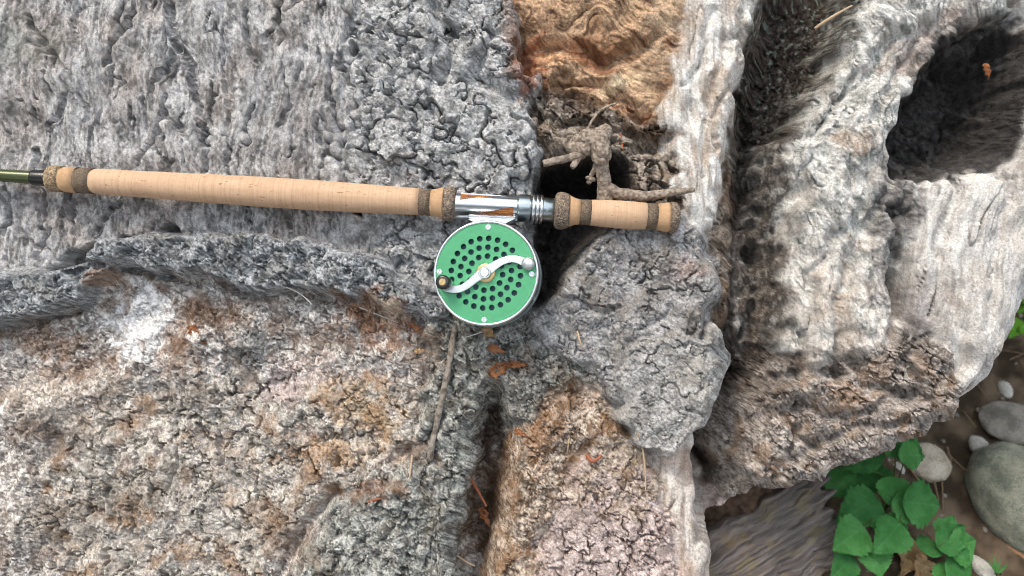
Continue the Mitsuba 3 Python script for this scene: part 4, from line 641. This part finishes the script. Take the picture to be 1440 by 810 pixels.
# ------------------------------------------------------------------ twigs, dead branch, leaves and needles on the bark
def trunk_h(px, py, h=0.0):                      # height of the finished trunk surface under a sight position
    for _ in range(4):
        q = at(px, py, h); X, Y = q[0] + 720, 405 - q[1]
        h = float(P[np.clip(np.searchsorted(ys, Y), 0, NY - 1), np.clip(np.searchsorted(xs, X), 0, NX - 1), 2])
    return h
def bark(tone1, tone2, sc=300.0): return {'type': 'bumpmap', 'arbitrary': mikit.proc(lambda p, n, uv: 0.0012 * FB(p.x * 500, p.y * 500, p.z * 500, 3), eps=2e-4), 'scale': 1.0, 'bsdf': spec(mikit.proc(lambda p, n, uv: MIX(tup(lin(*tone1)), tup(lin(*tone2)), SM(.3, .7, FB(p.x * sc, p.y * sc, p.z * sc, 4)))), .85, specular=.2)}
scene['m_twig_grey'] = bark((104, 96, 88), (156, 148, 140)); scene['m_branch'] = bark((118, 106, 96), (170, 158, 146), 420.0); scene['m_cut_wood'] = spec(lin(196, 178, 150), .8); scene['m_needle'] = spec(lin(186, 164, 138), .7); scene['m_needle_rust'] = spec(lin(158, 96, 70), .7); scene['m_thread'] = spec(lin(206, 204, 200), .7)
tw = [(642, 440), (638, 470), (632, 510), (623, 555), (613, 600), (607, 630), (605, 646)]
hs = np.array([trunk_h(*q) for q in tw]); hs = np.maximum(np.convolve(np.r_[hs[0], hs, hs[-1]], [.25, .5, .25], 'valid'), hs - 2) + 5
t = thing('twig', 'slim grey twig hanging down from beneath the reel', 'twig'); add(t, tube([at(a, b, h) for (a, b), h in zip(tw, hs)], [4.6, 4.4, 4.2, 4.6, 4.2, 4.4, 4.8], 12, 60, 3, .25), 'm_twig_grey', True)
BR = thing('dead_branch', 'knotted dead branch stub jutting over the dark hole above the rod butt', 'branch')
def blobs(chain, res=1.6, amp=1.6, seed=0):      # limbs joined smoothly: hulls of spheres, refined and roughened
    body = m3.Manifold()
    for limb in chain:
        for (p, r), (q, s) in zip(limb[:-1], limb[1:]):
            body = body + m3.Manifold.batch_hull([m3.Manifold.sphere(r, 16).translate(tuple(p)), m3.Manifold.sphere(s, 16).translate(tuple(q))])
    body = body.refine_to_length(res); mm = body.to_mesh(); m = trimesh.Trimesh(mm.vert_properties[:, :3], mm.tri_verts); trimesh.smoothing.filter_taubin(m, iterations=8)
    v = m.vertices; m.vertices = v + m.vertex_normals * (amp * 2 * (meshkit.fbm(v / 9.0 + seed, 4) - .5) + amp * 1.2 * (1 - 2 * np.abs(meshkit.fbm(v / 5.0 + seed + 31, 3) - .5)))[:, None]
    return m
J = lambda x, y, h, r: (at(x, y, h), r * .85)
add(BR + '__stem', blobs([[J(845, 218, 26, 10.5), J(847, 240, 20, 9.5), J(850, 262, 12, 9.5), J(851, 285, 4, 12)], [J(840, 205, 28, 13), J(846, 218, 26, 14)], [J(850, 262, 10, 10), J(868, 272, 10, 8), J(905, 276, 14, 6.5), J(935, 272, 20, 5), J(974, 267, 22, 2.5)], [J(838, 232, 16, 3), J(828, 256, 12, 2)], [J(834, 252, 14, 2.5), J(826, 250, 16, 1.2)]], 1.7, 1.5, 3), 'm_branch', True)
add(BR + '__knot', blobs([[J(812, 200, 12, 7), J(826, 194, 24, 10), J(842, 198, 32, 12), J(846, 214, 36, 10)], [J(842, 196, 30, 12), J(850, 186, 20, 9)], [J(804, 208, 16, 6), J(822, 210, 26, 9)], [J(840, 222, 34, 6), J(846, 226, 36, 5)]], 1.5, 3.2, 8), 'm_branch', True)
add(BR + '__side_twig', tube([at(822, 216, 24), at(800, 222, 26), at(782, 226, 28), at(764, 230, 30)], [6.5, 5.4, 5.2, 4.8], 14, 40, 5, .2), 'm_branch', True)
add(BR + '__side_twig', tube([at(812, 222, 22), at(808, 230, 26), at(804, 236, 28)], [6, 5, 3.4], 12, 20, 6, .25), 'm_branch', True)
def bark_leaf(label, b, tip, wd, mat, seed, curl=.3, lift=5):
    B, E = at(*b, trunk_h(*b) + lift), at(*tip, trunk_h(*tip) + lift + 4); h = max(B[2], E[2]); B[2] = max(B[2], h - 12); E[2] = max(E[2], h - 12)
    return flat_leaf('dry_leaf', label, world(B), world(E), wd * UNIT, EZ + .3 * EY + 0.2 * EX * math.sin(seed), mat, seed, curl)
bark_leaf('curled orange-brown dry leaf on the lichen right of the twig', (688, 528), (718, 508), 20, 'm_leaf_rust', 21, .35)
bark_leaf('small rust leaf touching the larger curled leaf on its right', (708, 514), (742, 511), 12, 'm_leaf_rust', 22, .3)
bark_leaf('rust-brown leaf scrap just below the reel', (686, 488), (710, 494), 13, 'm_leaf_rust', 23, .3)
bark_leaf('tan leaf scrap tucked under the bottom rim of the reel', (678, 462), (698, 474), 14, 'm_leaf_dry', 24, .2)
bark_leaf('narrow orange leaf in the dark brown crevice', (676, 710), (689, 742), 15, 'm_leaf_rust', 25, .1)
bark_leaf('star-shaped rust leaf on the pale rotten wood at left', (266, 458), (288, 482), 16, 'm_leaf_rust', 26, .3)
bark_leaf('tiny orange leaf scrap in the rotten wood left of the twig', (576, 456), (594, 464), 8, 'm_leaf_rust', 27, .3)
bark_leaf('tiny tan leaf scrap beneath the orange scrap left of the twig', (582, 494), (598, 492), 8, 'm_leaf_dry', 28, .3)
bark_leaf('orange leaf caught in the dark hollow at upper right', (1384, 90), (1392, 108), 10, 'm_leaf_rust', 29, .2)
bark_leaf('small orange bud scale on the crumbling wood below the leaves', (724, 598), (738, 612), 9, 'm_leaf_rust', 30, .4)
def needle(label, pts, mat='m_needle', r=1.3, lift=2.5, name='pine_needle', cat='needle'):
    h = [trunk_h(*q) for q in pts]; h = np.maximum(h, max(h) - 14) + lift
    t = thing(name, label, cat); add(t, tube([at(*q, k) for q, k in zip(pts, h)], [r, r, r * .6], 7, 24), mat, True)
needle('short pale straw on the grey bark right of the reel', [(812, 466), (815, 478), (819, 490)])
needle('pale straw standing on the crumbling wood in the middle of the lower part', [(801, 612), (799, 626), (797, 640)])
needle('long pale straw beside the pale root under the bark flap', [(897, 610), (905, 640), (908, 690)], r=1.6)
needle('reddish straw lying across the lichen near the bottom', [(516, 706), (530, 702), (546, 700)], 'm_needle_rust', 1.7)
needle('upright tan straw on the lichen left of the twig end', [(580, 640), (578, 655), (576, 672)], r=1.6)
needle('brown needle leaning in the crevice above the narrow orange leaf', [(662, 672), (672, 690), (684, 712)], 'm_needle_rust', 2.4)
needle('pale straw low in the crevice at the bottom edge', [(644, 782), (656, 790), (668, 796)])
needle('two-part white fibre poking out from under the reel', [(694, 460), (674, 468), (656, 474)], 'm_thread', 1.0)
needle('long tan stalk across the dark mossy valley at the top', [(1146, 40), (1170, 24), (1198, 8)], 'm_needle', 2.2)
needle('thin brown stalk arching over the broken bark above the branch', [(826, 184), (842, 158), (868, 145)], 'm_branch', 2.0)
needle('short orange splinter upright in the broken bark right of the branch', [(872, 188), (874, 198), (876, 210)], 'm_needle_rust', 1.8)
needle('fine white thread across the brown stain left of the reel', [(505, 432), (530, 442), (560, 454)], 'm_thread', .9)
needle('fine white thread below the lichen ledge', [(396, 402), (420, 412), (438, 428)], 'm_thread', 1.0)
needle('curved orange scale on the crumbling wood right of the straw', [(826, 640), (834, 648), (846, 640)], 'm_needle_rust', 3.0)
